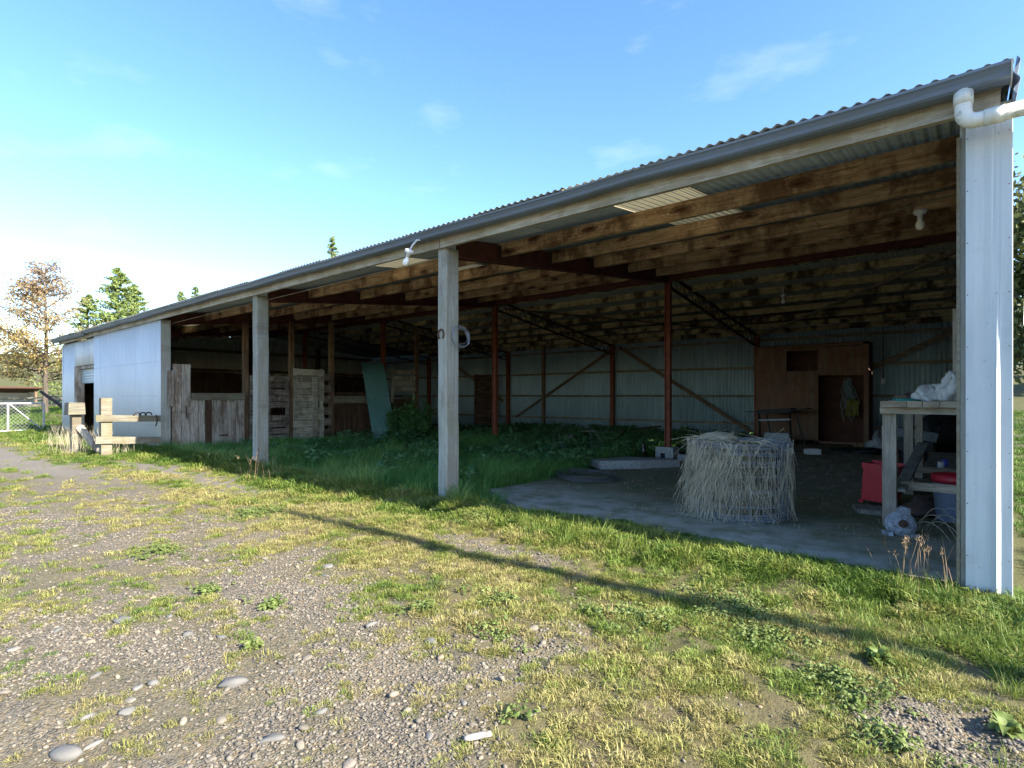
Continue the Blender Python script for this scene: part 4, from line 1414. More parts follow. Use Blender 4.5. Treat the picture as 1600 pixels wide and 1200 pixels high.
# alternator
al = thing('engine_alternator', (-0.46, 5.80, 0), 'grey cast alloy engine alternator lying on the floor by the near bench leg', 'alternator')
ma = Matrix.Translation((-0.46, 5.80, 0.085)) @ Matrix.Rotation(1.25, 4, 'X') @ Matrix.Rotation(0.3, 4, 'Y')
MB().lathe((0, 0, -0.05), [(0.05, -0.03), (0.09, -0.02), (0.112, 0.01), (0.108, 0.03), (0.116, 0.034), (0.116, 0.05), (0.108, 0.054), (0.104, 0.085), (0.075, 0.105), (0.03, 0.11)], 24).xf(ma).build('housing', 'alloy', al)
c = MB()
for i in range(30):
    t = 2 * math.pi * i / 30
    if i % 2:
        c.bar((0.05 * math.cos(t), 0.05 * math.sin(t), 0.058), (0.10 * math.cos(t), 0.10 * math.sin(t), 0.03), 0.008, 0.012)
c.xf(ma).build('cooling_fins', 'alloy', al, kind='stuff')
MB().lathe((0, 0, 0.055), [(0.032, 0), (0.032, 0.010), (0.022, 0.016), (0.022, 0.024), (0.032, 0.030), (0.032, 0.036), (0.008, 0.038)], 18).xf(ma).build('pulley', 'rust', al)
MB().box((0.06, -0.16, -0.04), (0.13, -0.07, 0.05), 0.012).box((-0.13, -0.15, -0.03), (-0.07, -0.07, 0.06), 0.012).box((-0.03, 0.09, -0.04), (0.05, 0.15, 0.04), 0.012).xf(ma).build('mounting_lug', 'alloy', al)
# springy wires
c = MB()
for i in range(7):
    a_ = Vector((-0.42 + 0.03 * i, 5.95 + 0.04 * i, 0.01))
    e_ = Vector((-0.12 + 0.03 * i, 5.70 + 0.14 * (i % 3), 0.01))
    hgt = 0.12 + 0.05 * (i % 3)
    c.tube([a_.lerp(e_, t) + Vector((0, 0, hgt * 4 * t * (1 - t))) for t in np.linspace(0, 1, 12)], 0.0025, 4)
tag(c.build('wire_offcuts', 'straw'), 'arching loose wire offcuts on the floor under the workbench', 'wire')
# bucket with red lid
bk = thing('lidded_bucket', (-0.10, 6.72, 0), 'pale blue plastic bucket with a red rim under the workbench', 'bucket')
MB().lathe((-0.12, 6.75, 0.0), [(0.13, 0), (0.14, 0.01), (0.165, 0.36), (0.165, 0.37)], 24).build('body', 'bucket', bk, True)
MB().lathe((-0.12, 6.75, 0.371), [(0.175, 0), (0.178, 0.03), (0.172, 0.075), (0.155, 0.078), (0.14, 0.045), (0.02, 0.04)], 24).build('red_rim', 'red_plastic', bk, True)
# clutter on the lower shelf and floor
tag(MB().lathe((-0.22, 8.0, 0.40), [(0.028, 0), (0.03, 0.004), (0.03, 0.07)], 12).build('blue_can', 'blue_can'), 'small blue can standing on the lower bench shelf', 'can')
tag(MB().lathe((-0.25, 7.72, 0.406), [(0.028, 0), (0.03, 0.004), (0.03, 0.06), (0.02, 0.065)], 12).build('white_tub', 'white_plastic'), 'little white tub beside the blue can on the bench shelf', 'tub')
board('lower_board', (-0.42, 7.74, 0.375), (0.09, 9.9, 0.398), 'bench_y', wb)
blob('grey_rag', (-0.36, 7.0, 0.003), 0.16, 0.28, 0.10, 'brown_cloth', 'crumpled dark sacking on the floor under the workbench', 'sacking', 12, 0.4)
blob('rag_bundle', (-1.55, 14.6, 0.003), 0.22, 0.2, 0.26, 'alloy', 'grey bundled tarpaulin on the floor at the right of the plywood room', 'tarpaulin', 15, 0.4)
blob('dark_rags', (-1.75, 13.6, 0.003), 0.5, 0.3, 0.07, 'black_iron', 'flat black plastic sheet crumpled on the dirt floor', 'sheet', 17, 0.45, 22, 9)
blob('dark_heap', (-0.35, 12.6, 0.003), 0.5, 0.6, 0.55, 'black_iron', 'dark heap of scrap behind the workbench', 'scrap heap', 19, 0.45, 24, 14)
# engine on the floor behind the bench
en = thing('scrap_engine', (-0.72, 11.4, 0), 'old iron engine block dumped behind the bench legs', 'engine')
MB().box((-0.95, 11.1, 0.05), (-0.45, 11.6, 0.45), 0.03).build('block', 'black_iron', en)
MB().bar((-1.0, 11.15, 0.62), (-0.42, 11.25, 0.52), 0.2, 0.14, (0, 0, 1), 0.01).build('rocker_cover', 'steel_grey', en)
c = MB()
for i in range(5):
    c.tube([(-0.92 + 0.11 * i, 11.06, 0.30), (-0.92 + 0.11 * i, 11.0, 0.25), (-0.90 + 0.11 * i, 11.0, 0.12)], 0.03, 8)
c.build('manifold', 'rust', en, kind='stuff')
tag(MB().bar((-2.1, 15.02, 0.06), (-1.2, 14.95, 0.07), 0.12, 0.10, (0, 0, 1), 0.01).build('timber_baulk', 'stall_post'), 'short timber baulk on the floor below the doorway', 'timber')

# ------------------------------------------------------------------ fence stub and gate at the left end
fx = -13.2
fe = thing('rail_fence', (fx, 3.6, 0), 'short weathered two-rail timber fence jutting from the white wall', 'fence')
board('fence_post', (fx - 0.18, 3.10, -0.2), (fx - 0.02, 3.28, 1.16), 'rail_board', fe)
bar('rail', (fx, 3.0, 0.76), (fx, 4.13, 0.72), 0.045, 0.13, 'rail_board', fe, up=(0, 0, 1))
bar('rail', (fx, 3.0, 0.33), (fx, 4.13, 0.26), 0.045, 0.14, 'rail_board', fe, up=(0, 0, 1))
c = MB()
for i in range(3):
    c.tube([(fx + 0.035, 3.70 + 0.10 * i + 0.06 * math.cos(t), 0.80 + 0.055 * math.sin(t)) for t in np.linspace(0, 3.2, 9)], 0.013, 6)
c.tube([(fx + 0.035, 4.04, 0.80), (fx + 0.045, 4.06, 0.68), (fx + 0.04, 4.03, 0.56)], 0.013, 6)
tag(c.build('old_chain', 'chain', None, True), 'dark old chain looped over the top fence rail', 'chain')
gp = thing('gate_strainer', (-14.6, 2.95, 0), 'stout grey timber strainer post capped with a sawn block', 'post')
board('post', (-14.72, 2.90, -0.2), (-14.52, 3.06, 0.80), 'rail_board', gp)
board('cap_block', (-14.78, 2.82, 0.803), (-14.42, 3.10, 1.06), 'rail_board', gp, 0.012)
bar('strut', (-14.50, 3.02, 0.55), (-14.1, 3.3, 0.0), 0.10, 0.10, 'grey_plank', gp)

ga = thing('wire_gate', (-24.1, 3.5, 0), 'white tubular gate with chain-link mesh standing beyond the shed end', 'gate')
gy0, gy1, gz0, gz1 = 1.2, 4.05, 0.05, 0.95
MB().tube([(-24.1, gy0, gz1), (-24.1, gy1, gz1)], 0.03, 8).build('top_rail', 'white_gate', ga)
MB().tube([(-24.1, gy0, gz0), (-24.1, gy1, gz0)], 0.03, 8).build('bottom_rail', 'white_gate', ga)
for y in (1.2, 3.15, 4.05):
    MB().tube([(-24.1, y, gz0), (-24.1, y, gz1)], 0.03, 8).build('stile', 'white_gate', ga)
MB().tube([(-24.1, 3.17, gz1), (-24.1, 4.03, gz0)], 0.022, 8).build('diagonal_brace', 'white_gate', ga)
c = MB()
for s in (-1, 1):
    for q in np.arange(gy0 - 1, gy1 + 1, 0.11):
        a_, b_ = (q, gz0), (q + s * 0.9, gz1)
        pts = []
        for t in np.linspace(0, 1, 19):
            y_, z_ = a_[0] + (b_[0] - a_[0]) * t, a_[1] + (b_[1] - a_[1]) * t
            if gy0 <= y_ <= gy1:
                pts.append((-24.1 + 0.004 * s, y_, z_))
        if len(pts) > 1:
            c.bar(pts[0], pts[-1], 0.0035, 0.0035)
c.build('chain_link_mesh', 'white_gate', ga, kind='stuff')
tag(MB().bar((-24.6, 4.05, 1.35), (-22.9, 4.75, 0.45), 0.07, 0.07).build('gate_stay', 'dark_steel'), 'dark leaning stay pole between the gate and the shed end', 'pole')
# bank rail fence beyond the gate
bf = thing('paddock_fence', (-40, 8, 0), 'low pale fence rails on the bank beyond the gate', 'fence')
for y in (4.5, 7.5, 10.5, 13.5):
    z = float(ground_z(np.array([-38.0]), np.array([y]))[0])
    board('fence_post', (-38.07, y - 0.07, z - 0.2), (-37.93, y + 0.07, z + 0.9), 'rail_board', bf)
za = float(ground_z(np.array([-38.0]), np.array([4.5]))[0])
zc = float(ground_z(np.array([-38.0]), np.array([13.5]))[0])
for dz in (0.4, 0.75):
    bar('rail', (-37.9, 1.0, za + dz), (-37.9, 14.0, zc + dz), 0.04, 0.13, 'rail_board', bf)

# small open shed on the slope
sx_, sy_ = -47.0, 4.2
sz_ = float(ground_z(np.array([sx_]), np.array([sy_]))[0])
ls = thing('lean_to_shelter', (sx_, sy_, sz_), 'small open white lean-to animal shelter on the grass beyond the gate', 'shelter')
Hs = 1.4
board('back_wall', (sx_ - 2.0, sy_ - 4, sz_ - 0.3), (sx_ - 1.95, sy_ + 3.2, sz_ + Hs - 0.15), 'white_wall', ls)
for y in (sy_ - 4, sy_ - 0.4, sy_ + 3.2):
    board('side_wall', (sx_ - 1.94, y - 0.02, sz_ - 0.3), (sx_ + 0.55, y + 0.02, sz_ + Hs - 0.1), 'white_wall', ls)
for y in (sy_ - 4, sy_ - 2.2, sy_ - 0.4, sy_ + 1.4, sy_ + 3.2):
    board('post', (sx_ + 0.56, y - 0.06, sz_ - 0.3), (sx_ + 0.68, y + 0.06, sz_ + Hs), 'stall_post', ls)
MB().add([(sx_ - 2.2, sy_ - 4.2, sz_ + Hs - 0.16), (sx_ + 1, sy_ - 4.2, sz_ + Hs + 0.12), (sx_ + 1, sy_ + 3.5, sz_ + Hs + 0.12), (sx_ - 2.2, sy_ + 3.5, sz_ + Hs - 0.16), (sx_ - 2.2, sy_ - 4.2, sz_ + Hs - 0.08), (sx_ + 1, sy_ - 4.2, sz_ + Hs + 0.22), (sx_ + 1, sy_ + 3.5, sz_ + Hs + 0.22), (sx_ - 2.2, sy_ + 3.5, sz_ + Hs - 0.08)], BOXF).build('roof', 'rust', ls)

# right: chain-link fence beyond the end wall
cfz = thing('chain_link_fence', (1.4, 9.5, 0), 'galvanised chain-link fence running off beyond the corner flashing', 'fence')
fxa, fxb, fyy = 0.55, 5.0, 9.0
MB().tube([(fxa, fyy, 1.22), (fxb, fyy, 1.22)], 0.022, 8).build('top_rail', 'wire', cfz)
MB().tube([(fxa, fyy, 0.35), (fxb, fyy, 0.35)], 0.018, 8).build('lower_rail', 'wire', cfz)
for x in (0.95, 2.8, 4.9):
    MB().tube([(x, fyy, -0.1), (x, fyy, 1.3)], 0.025, 8).build('fence_post', 'wire', cfz)
c = MB()
for s in (-1, 1):
    for q in np.arange(fxa - 0.9, fxb + 0.9, 0.08):
        x_a, x_b = q, q + s * 0.85
        z_a, z_b = 0.36, 1.21
        lo, hi = (x_a, x_b) if s > 0 else (x_b, x_a)
        t0 = max(0, (fxa - lo) / 0.85)
        t1 = min(1, (fxb - lo) / 0.85)
        if t1 <= t0:
            continue
        if s > 0:
            c.bar((lo + 0.85 * t0, fyy, z_a + 0.85 * t0), (lo + 0.85 * t1, fyy, z_a + 0.85 * t1), 0.004, 0.004)
        else:
            c.bar((lo + 0.85 * t0, fyy + 0.005, z_b - 0.85 * t0), (lo + 0.85 * t1, fyy + 0.005, z_b - 0.85 * t1), 0.004, 0.004)
c.build('wire_mesh', 'wire', cfz, kind='stuff')
# unseen pole added off to the right to cast the thin yard shadow
tp = thing('shadow_pole', (9.0, 3.80, 0), 'unseen round pole added beyond the yard to throw the long thin shadow', 'pole')
MB().tube([(9.0, 3.80, -0.5), (8.98, 3.81, 4.5), (9.0, 3.80, 9.0)], [0.11, 0.095, 0.075], 12).build('shaft', 'post', tp, True)


# ------------------------------------------------------------------ trees
def leaf_cloud(name, pts, sizes, tints, mat, parent, aspect=0.55):
    pts = np.asarray(pts)
    n = len(pts)
    a = rng.normal(size=(n, 3))
    a /= np.linalg.norm(a, axis=1)[:, None]
    b = np.cross(a, rng.normal(size=(n, 3)))
    b /= np.linalg.norm(b, axis=1)[:, None]
    s = np.asarray(sizes)[:, None]
    v0, v1, v2, v3 = pts - a * s, pts + b * s * aspect, pts + a * s, pts - b * s * aspect
    co = np.stack([v0, v1, v2, v3], 1).reshape(-1, 3).astype(np.float32)
    me = bpy.data.meshes.new(name)
    me.vertices.add(4 * n)
    me.vertices.foreach_set('co', co.ravel())
    me.loops.add(4 * n)
    me.loops.foreach_set('vertex_index', np.arange(4 * n, dtype=np.int32))
    me.polygons.add(n)
    me.polygons.foreach_set('loop_start', np.arange(0, 4 * n, 4, dtype=np.int32))
    me.update()
    pt_attr(me, 'tint', np.repeat(np.asarray(tints), 4))
    me.materials.append(M[mat])
    o = bpy.data.objects.new(name, me)
    COL.objects.link(o)
    o.parent = parent
    o.matrix_parent_inverse = Matrix.Translation(-parent.location)
    return o


def oak(loc, h, spread, label, seed, n_leaf=5200):
    rr = random.Random(seed)
    t_ = thing('oak_tree', loc, label, 'tree')
    base = Vector(loc)
    c = MB()
    tips = []
    trunk = [base + Vector((0, 0, -0.3)), base + Vector((0.05, 0, h * 0.2)), base + Vector((-0.05, 0.05, h * 0.45)), base + Vector((0.08, 0, h * 0.72)), base + Vector((0.0, 0, h * 0.97))]
    c.tube(trunk, [0.13, 0.10, 0.075, 0.045, 0.01], 8)
    for i in range(60):
        u = rr.uniform(0.20, 0.95)
        z = h * u
        a = rr.uniform(0, 6.28)
        L = spread * (1.08 - u) ** 0.65 * rr.uniform(0.6, 1.1)
        p = base + Vector((0, 0, z))
        d = Vector((math.cos(a), math.sin(a), rr.uniform(0.02, 0.42) + 0.35 * u))
        pts = [p]
        for s in range(1, 6):
            d2 = d + Vector((rr.gauss(0, 0.18), rr.gauss(0, 0.18), rr.gauss(0, 0.15)))
            pts.append(pts[-1] + d2.normalized() * (L / 5))
        c.tube(pts, [0.045 * (1 - u * 0.6) * (1 - s / 6.2) + 0.006 for s in range(6)], 5)
        for s in range(2, 6):
            tips.append((pts[s], u))
            for _ in range(3):
                q = pts[s] + Vector((rr.gauss(0, 0.24), rr.gauss(0, 0.24), rr.gauss(0, 0.18))) * (L * 0.8)
                if rr.random() < 0.8:
                    c.tube([pts[s], pts[s].lerp(q, 0.5) + Vector((0, 0, 0.04)), q], [0.014, 0.01, 0.005], 4)
                    tips.append((q, u))
    c.build('trunk', 'bark', t_)
    P_, S_, T_ = [], [], []
    for i in range(n_leaf):
        p, u = rr.choice(tips)
        if rr.random() < max(0, (u - 0.25)) * 1.15:
            continue
        P_.append(p + Vector((rr.gauss(0, 0.13), rr.gauss(0, 0.13), rr.gauss(0, 0.11))))
        S_.append(rr.uniform(0.035, 0.07))
        T_.append(min(1, max(0, 0.10 + 1.0 * u + rr.gauss(0, 0.22))))
    leaf_cloud('crown', [tuple(p) for p in P_], S_, T_, 'oak', t_)
    return t_


def gz(x, y):
    return float(ground_z(np.array([float(x)]), np.array([float(y)]))[0])


oak((-33.6, 5.7, gz(-33.6, 5.7)), 7.1, 3.3, 'half bare autumn oak with orange leaves beyond the shed end', 4, 26000)


def conifer(loc, h, w, label, seed, n=2600, name='spruce_tree', group=None):
    rr = random.Random(seed)
    t_ = thing(name, loc, label, 'tree', group)
    base = Vector(loc)
    MB().tube([base + Vector((0, 0, -0.3)), base + Vector((0, 0, h * 0.6)), base + Vector((0, 0, h))], [h * 0.02, h * 0.012, 0.02], 7).build('trunk', 'bark', t_)
    P_, S_, T_ = [], [], []
    c = MB()
    nb = int(230)
    per = n // nb
    for i in range(nb):
        u = (i + rr.random()) / nb
        a = rr.uniform(0, 6.28)
        L = w * (1 - u) ** 0.8 * rr.uniform(0.6, 1.12) + 0.12
        z = h * (0.08 + 0.92 * u)
        p = base + Vector((0, 0, z))
        e = p + Vector((math.cos(a) * L, math.sin(a) * L, L * rr.uniform(-0.12, 0.30)))
        m_ = p.lerp(e, 0.5) - Vector((0, 0, L * 0.10))
        for j in range(per):
            t = rr.uniform(0.15, 1.0)
            q = p * (1 - t) ** 2 + m_ * (2 * t * (1 - t)) + e * t * t
            sp = 0.05 + 0.06 * L * (1 - t)
            P_.append(tuple(q + Vector((rr.gauss(0, sp), rr.gauss(0, sp), rr.gauss(0, sp * 0.5) - 0.05))))
            S_.append(rr.uniform(0.07, 0.15) * (0.6 + 0.05 * h))
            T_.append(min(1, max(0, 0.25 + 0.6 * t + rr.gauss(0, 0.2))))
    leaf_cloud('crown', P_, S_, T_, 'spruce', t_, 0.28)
    return t_


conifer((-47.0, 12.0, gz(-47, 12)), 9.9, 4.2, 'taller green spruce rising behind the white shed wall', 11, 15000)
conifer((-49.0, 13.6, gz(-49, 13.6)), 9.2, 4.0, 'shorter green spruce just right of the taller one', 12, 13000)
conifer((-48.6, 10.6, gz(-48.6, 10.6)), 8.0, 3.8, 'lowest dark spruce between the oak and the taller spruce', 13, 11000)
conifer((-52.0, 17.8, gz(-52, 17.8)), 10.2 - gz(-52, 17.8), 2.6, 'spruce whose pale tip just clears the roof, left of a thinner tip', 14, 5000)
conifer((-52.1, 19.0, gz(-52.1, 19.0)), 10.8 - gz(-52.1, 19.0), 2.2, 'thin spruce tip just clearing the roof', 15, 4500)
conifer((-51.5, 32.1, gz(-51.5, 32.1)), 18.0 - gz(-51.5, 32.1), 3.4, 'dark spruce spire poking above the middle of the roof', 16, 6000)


def bushy(loc, h, w, label, seed, n=7000):
    rr = random.Random(seed)
    t_ = thing('broadleaf_tree', loc, label, 'tree', 'trees beyond the field on the right')
    base = Vector(loc)
    c = MB()
    c.tube([base + Vector((0, 0, -0.4)), base + Vector((0.2, 0, h * 0.3)), base + Vector((0, 0.2, h * 0.75))], [h * 0.03, h * 0.02, 0.05], 8)
    P_, S_, T_ = [], [], []
    for i in range(34):
        a, u = rr.uniform(0, 6.28), rr.uniform(0.18, 0.95)
        L = w * math.sqrt(max(0.05, 1 - (u - 0.5) ** 2 * 3.2)) * rr.uniform(0.5, 1.0)
        q = base + Vector((math.cos(a) * L, math.sin(a) * L, h * u))
        c.tube([base + Vector((0, 0, h * max(0.1, u - 0.25))), q], [0.10, 0.02], 5)
        cs = rr.uniform(0.10, 0.2) * h
        tt = rr.uniform(0.1, 0.8)
        for j in range(n // 34):
            v_ = Vector((rr.gauss(0, 1), rr.gauss(0, 1), rr.gauss(0, 0.8))) * cs * 0.45
            P_.append(tuple(q + v_))
            S_.append(rr.uniform(0.16, 0.36))
            T_.append(min(1, max(0, tt + rr.gauss(0, 0.2))))
    c.build('trunk', 'bark', t_)
    leaf_cloud('crown', P_, S_, T_, 'gum', t_)


bushy((4.8, 58, gz(4.8, 58)), 16.0, 5.4, 'olive green tall tree seen past the white corner flashing', 21, 15000)
bushy((11.5, 66, gz(11.5, 66)), 14, 5, 'olive green tree farther right beyond the field', 22)
bushy((6.5, 82, gz(6.5, 82)), 12, 5, 'darker tree behind the tall olive tree past the corner', 23, 5000)


# ------------------------------------------------------------------ scattered stuff by geometry nodes
def proto_collection(name, protos):
    col_ = bpy.data.collections.new(name)
    for p in protos:
        col_.objects.link(p)
    return col_


def np_mesh(name, verts, faces, mat, smooth=True):
    me = bpy.data.meshes.new(name)
    me.from_pydata(verts, [], faces)
    me.update()
    if smooth:
        me.polygons.foreach_set('use_smooth', [True] * len(me.polygons))
    me.materials.append(M[mat])
    return bpy.data.objects.new(name, me)


def tuft(name, n, rad, h0, h1, wid, bend, mat, seed):
    rr = random.Random(seed)
    vs_, fs = [], []
    for i in range(n):
        a, r_ = rr.uniform(0, 6.28), rad * math.sqrt(rr.random())
        p = Vector((r_ * math.cos(a), r_ * math.sin(a), -0.006))
        h = rr.uniform(h0, h1)
        b = rr.uniform(0, 6.28)
        lean = Vector((math.cos(b), math.sin(b), 0)) * h * rr.uniform(0.15, 1.0) * bend + Vector((p.x, p.y, 0)) * 0.6
        s = Vector((-math.sin(b + 0.6), math.cos(b + 0.6), 0)) * wid * rr.uniform(0.7, 1.3)
        m_ = p + Vector((0, 0, h * 0.55)) + lean * 0.30
        e = p + Vector((0, 0, h * rr.uniform(0.75, 1.0))) + lean
        o = len(vs_)
        vs_ += [p - s, p + s, m_ - s * 0.8, m_ + s * 0.8, e]
        fs += [(o, o + 1, o + 3, o + 2), (o + 2, o + 3, o + 4)]
    return np_mesh(name, [tuple(v_) for v_ in vs_], fs, mat)


def clump(name, n, rad, h, wid, mat, seed):
    """low cushion of short curly blades, highest in the middle"""
    rr = random.Random(seed)
    vs_, fs = [], []
    ex, ey = rr.uniform(0.75, 1.2), rr.uniform(0.75, 1.2)
    for i in range(n):
        a, q = rr.uniform(0, 6.28), math.sqrt(rr.random())
        p = Vector((rad * ex * q * math.cos(a), rad * ey * q * math.sin(a), -0.006))
        hh = h * (1.05 - 0.75 * q * q) * rr.uniform(0.5, 1.15)
        b = a + rr.gauss(0, 1.1)
        ln = Vector((math.cos(b), math.sin(b), 0)) * (0.008 + hh * rr.uniform(0.3, 1.0))
        s_ = Vector((-math.sin(b + rr.gauss(0, .8)), math.cos(b + rr.gauss(0, .8)), 0)) * wid * rr.uniform(0.7, 1.4)
        m_ = p + Vector((0, 0, hh * 0.75)) + ln * 0.30
        e = p + Vector((0, 0, hh * rr.uniform(0.65, 1.05))) + ln
        o = len(vs_)
        vs_ += [p - s_, p + s_, m_ - s_ * 0.9, m_ + s_ * 0.9, e]
        fs += [(o, o + 1, o + 3, o + 2), (o + 2, o + 3, o + 4)]
    return np_mesh(name, [tuple(v_) for v_ in vs_], fs, mat)


def rosette(name, n, rad, h, lw, mat, seed, stem=True):
    """broad-leaved little weed"""
    rr = random.Random(seed)
    vs_, fs = [], []
    for i in range(n):
        a = rr.uniform(0, 6.28)
        r_ = rad * rr.uniform(0.2, 1)
        z = h * rr.uniform(0.25, 1.0)
        c = Vector((r_ * math.cos(a), r_ * math.sin(a), z))
        d = Vector((math.cos(a + rr.gauss(0, .5)), math.sin(a + rr.gauss(0, .5)), rr.uniform(-0.4, 0.5))).normalized()
        s = d.cross(Vector((rr.gauss(0, .3), rr.gauss(0, .3), 1))).normalized()
        L = lw * rr.uniform(0.7, 1.3)
        u = s.cross(d) * L * 0.18
        o = len(vs_)
        vs_ += [c - d * L * 0.2, c + d * L * 0.35 - s * L * 0.42 - u, c + d * L * 0.35 + u, c + d * L * 0.35 + s * L * 0.42 - u, c + d * L * 1.1 - u]
        fs += [(o, o + 1, o + 2), (o, o + 2, o + 3), (o + 1, o + 4, o + 2), (o + 2, o + 4, o + 3)]
        if stem:
            o = len(vs_)
            w = Vector((0.0015, 0.001, 0))
            b_ = Vector((c.x * 0.15, c.y * 0.15, -0.01))
            vs_ += [b_ - w, b_ + w, c]
            fs.append((o, o + 1, o + 2))
    return np_mesh(name, [tuple(v_) for v_ in vs_], fs, mat, False)


def pebble(name, seed):
    import bmesh
    rr = random.Random(seed)
    bm = bmesh.new()
    bmesh.ops.create_icosphere(bm, subdivisions=2, radius=1)
    s = (rr.uniform(0.8, 1.25), rr.uniform(0.7, 1.0), rr.uniform(0.4, 0.7))
    ph = [rr.uniform(0, 6) for _ in range(4)]
    for v_ in bm.verts:
        c = v_.co
        f_ = 1 + 0.12 * math.sin(2.3 * c.x + ph[0]) + 0.12 * math.sin(2.9 * c.y + ph[1]) + 0.10 * math.sin(3.1 * c.z + ph[2]) + 0.05 * rr.uniform(-1, 1)
        v_.co = (c.x * s[0] * f_, c.y * s[1] * f_, c.z * s[2] * f_)
    me = bpy.data.meshes.new(name)
    bm.to_mesh(me)
    bm.free()
    me.polygons.foreach_set('use_smooth', [True] * len(me.polygons))
    me.materials.append(M['pebble'])
    return bpy.data.objects.new(name, me)


def scatter(name, pts, scl, tint, protos, label, tilt=0.15, sink=0.0):
    pts = np.asarray(pts, dtype=np.float32)
    n = len(pts)
    me = bpy.data.meshes.new(name)
    me.vertices.add(n)
    me.vertices.foreach_set('co', pts.ravel())
    me.update()
    pt_attr(me, 'scl', scl)
    pt_attr(me, 'tint', tint)
    rot = np.stack([rng.normal(0, tilt, n), rng.normal(0, tilt, n), rng.uniform(0, 6.283, n)], -1).astype(np.float32)
    at = me.attributes.new('rot', 'FLOAT_VECTOR', 'POINT')
    at.data.foreach_set('vector', rot.ravel())
    o = bpy.data.objects.new(name, me)
    COL.objects.link(o)
    o['kind'] = 'stuff'
    o['label'] = label
    ng = bpy.data.node_groups.new(name + '_scatter', 'GeometryNodeTree')
    ng.interface.new_socket('Geometry', in_out='INPUT', socket_type='NodeSocketGeometry')
    ng.interface.new_socket('Geometry', in_out='OUTPUT', socket_type='NodeSocketGeometry')
    N = ng.nodes
    gi, go = N.new('NodeGroupInput'), N.new('NodeGroupOutput')
    ip = N.new('GeometryNodeInstanceOnPoints')
    ci = N.new('GeometryNodeCollectionInfo')
    ci.inputs['Collection'].default_value = proto_collection(name + '_kinds', protos)
    ci.inputs['Separate Children'].default_value = True
    ci.inputs['Reset Children'].default_value = True
    ip.inputs['Pick Instance'].default_value = True
    ra = N.new('GeometryNodeInputNamedAttribute')
    ra.data_type = 'FLOAT_VECTOR'
    ra.inputs['Name'].default_value = 'rot'
    sa = N.new('GeometryNodeInputNamedAttribute')
    sa.data_type = 'FLOAT'
    sa.inputs['Name'].default_value = 'scl'
    er = N.new('FunctionNodeEulerToRotation')
    L = ng.links
    L.new(gi.outputs[0], ip.inputs['Points'])
    L.new(ci.outputs[0], ip.inputs['Instance'])
    L.new(ra.outputs['Attribute'], er.inputs[0])
    L.new(er.outputs[0], ip.inputs['Rotation'])
    L.new(sa.outputs['Attribute'], ip.inputs['Scale'])
    L.new(ip.outputs[0], go.inputs[0])
    md = o.modifiers.new('scatter', 'NODES')
    md.node_group = ng
    return o


def in_view(x, y, margin=0.35):
    X = math.cos(0.6968) * x + math.sin(0.6968) * y
    Z = -math.sin(0.6968) * x + math.cos(0.6968) * y
    return (Z > 0.6) & (np.abs(X) < (0.935 + margin) * Z + 0.5)


def sample(x0, x1, y0, y1, per_m2):
    n = int((x1 - x0) * (y1 - y0) * per_m2)
    x, y = rng.uniform(x0, x1, n), rng.uniform(y0, y1, n)
    m = in_view(x, y)
    return x[m], y[m]


def dist(x, y):
    return np.hypot(x, y)


# short turf
xs, ys_, ss = [], [], []
for (a, b, c_, d_, dens, s_) in ((-4.5, 1.8, -0.1, 4.5, 640, 0.80), (-9, -4.5, 0.0, 4.35, 330, 1.05), (-14, -9, -1, 4.3, 150, 1.6), (-27, -14, -4, 4.2, 55, 2.2), (0.35, 4, 4.5, 14, 90, 1.8), (0.4, 8, 14, 40, 14, 3.0), (-45, -27, -4, 10, 9, 3.2)):
    x, y = sample(a, b, c_, d_, dens)
    g = grass_mask(x, y)
    gap = sstep(0.40, 0.52, fbm(x * 5.5, y * 5.5, 111, 3))
    k_ = rng.random(len(x)) < np.clip(g * (0.20 + 0.80 * gap), 0.01, 1)
    xs.append(x[k_]); ys_.append(y[k_]); ss.append(np.full(k_.sum(), s_) * (0.55 + 0.6 * g[k_]))
x, y, s = map(np.concatenate, (xs, ys_, ss))
keep = ~((inside_shed(x, y) > 0.3))
x, y, s = x[keep], y[keep], s[keep]
xe, ye = sample(-4.4, 0.0, 4.25, 4.95, 420)
ke = ye < 4.34 + 0.75 * np.clip(fbm(xe * 1.4, ye * 0.4, 181) - 0.42, 0, 1) + 0.10 * rng.random(len(xe))
x, y, s = np.concatenate([x, xe[ke]]), np.concatenate([y, ye[ke]]), np.concatenate([s, np.full(ke.sum(), 0.75)])
verge = np.exp(-((y - 4.0) / 0.45) ** 2) * (x < 0.3)
s = s * (0.45 + 0.75 * rng.random(len(x)) + 0.9 * (fbm(x * 5, y * 5, 115) - 0.5)) * (1 + 0.85 * verge)
s = s * (1 + 0.5 * np.exp(-((x + 7) / 1.3) ** 2 - ((y - 3.5) / 0.4) ** 2))
tint = np.clip(dry_mask(x, y) + rng.normal(0, 0.17, len(x)), 0, 1)
protos = [clump('grass_clump_%d' % i, 95, 0.062, 0.042, 0.0015, 'grass', 100 + i) for i in range(10)]
scatter('grass', np.stack([x, y, np.where((y > 4.34) & (x > -4.5) & (x < 0.1), 0.002, ground_z(x, y))], -1), s, tint, protos, 'short yellow-green grass growing through the yard gravel', 0.12)

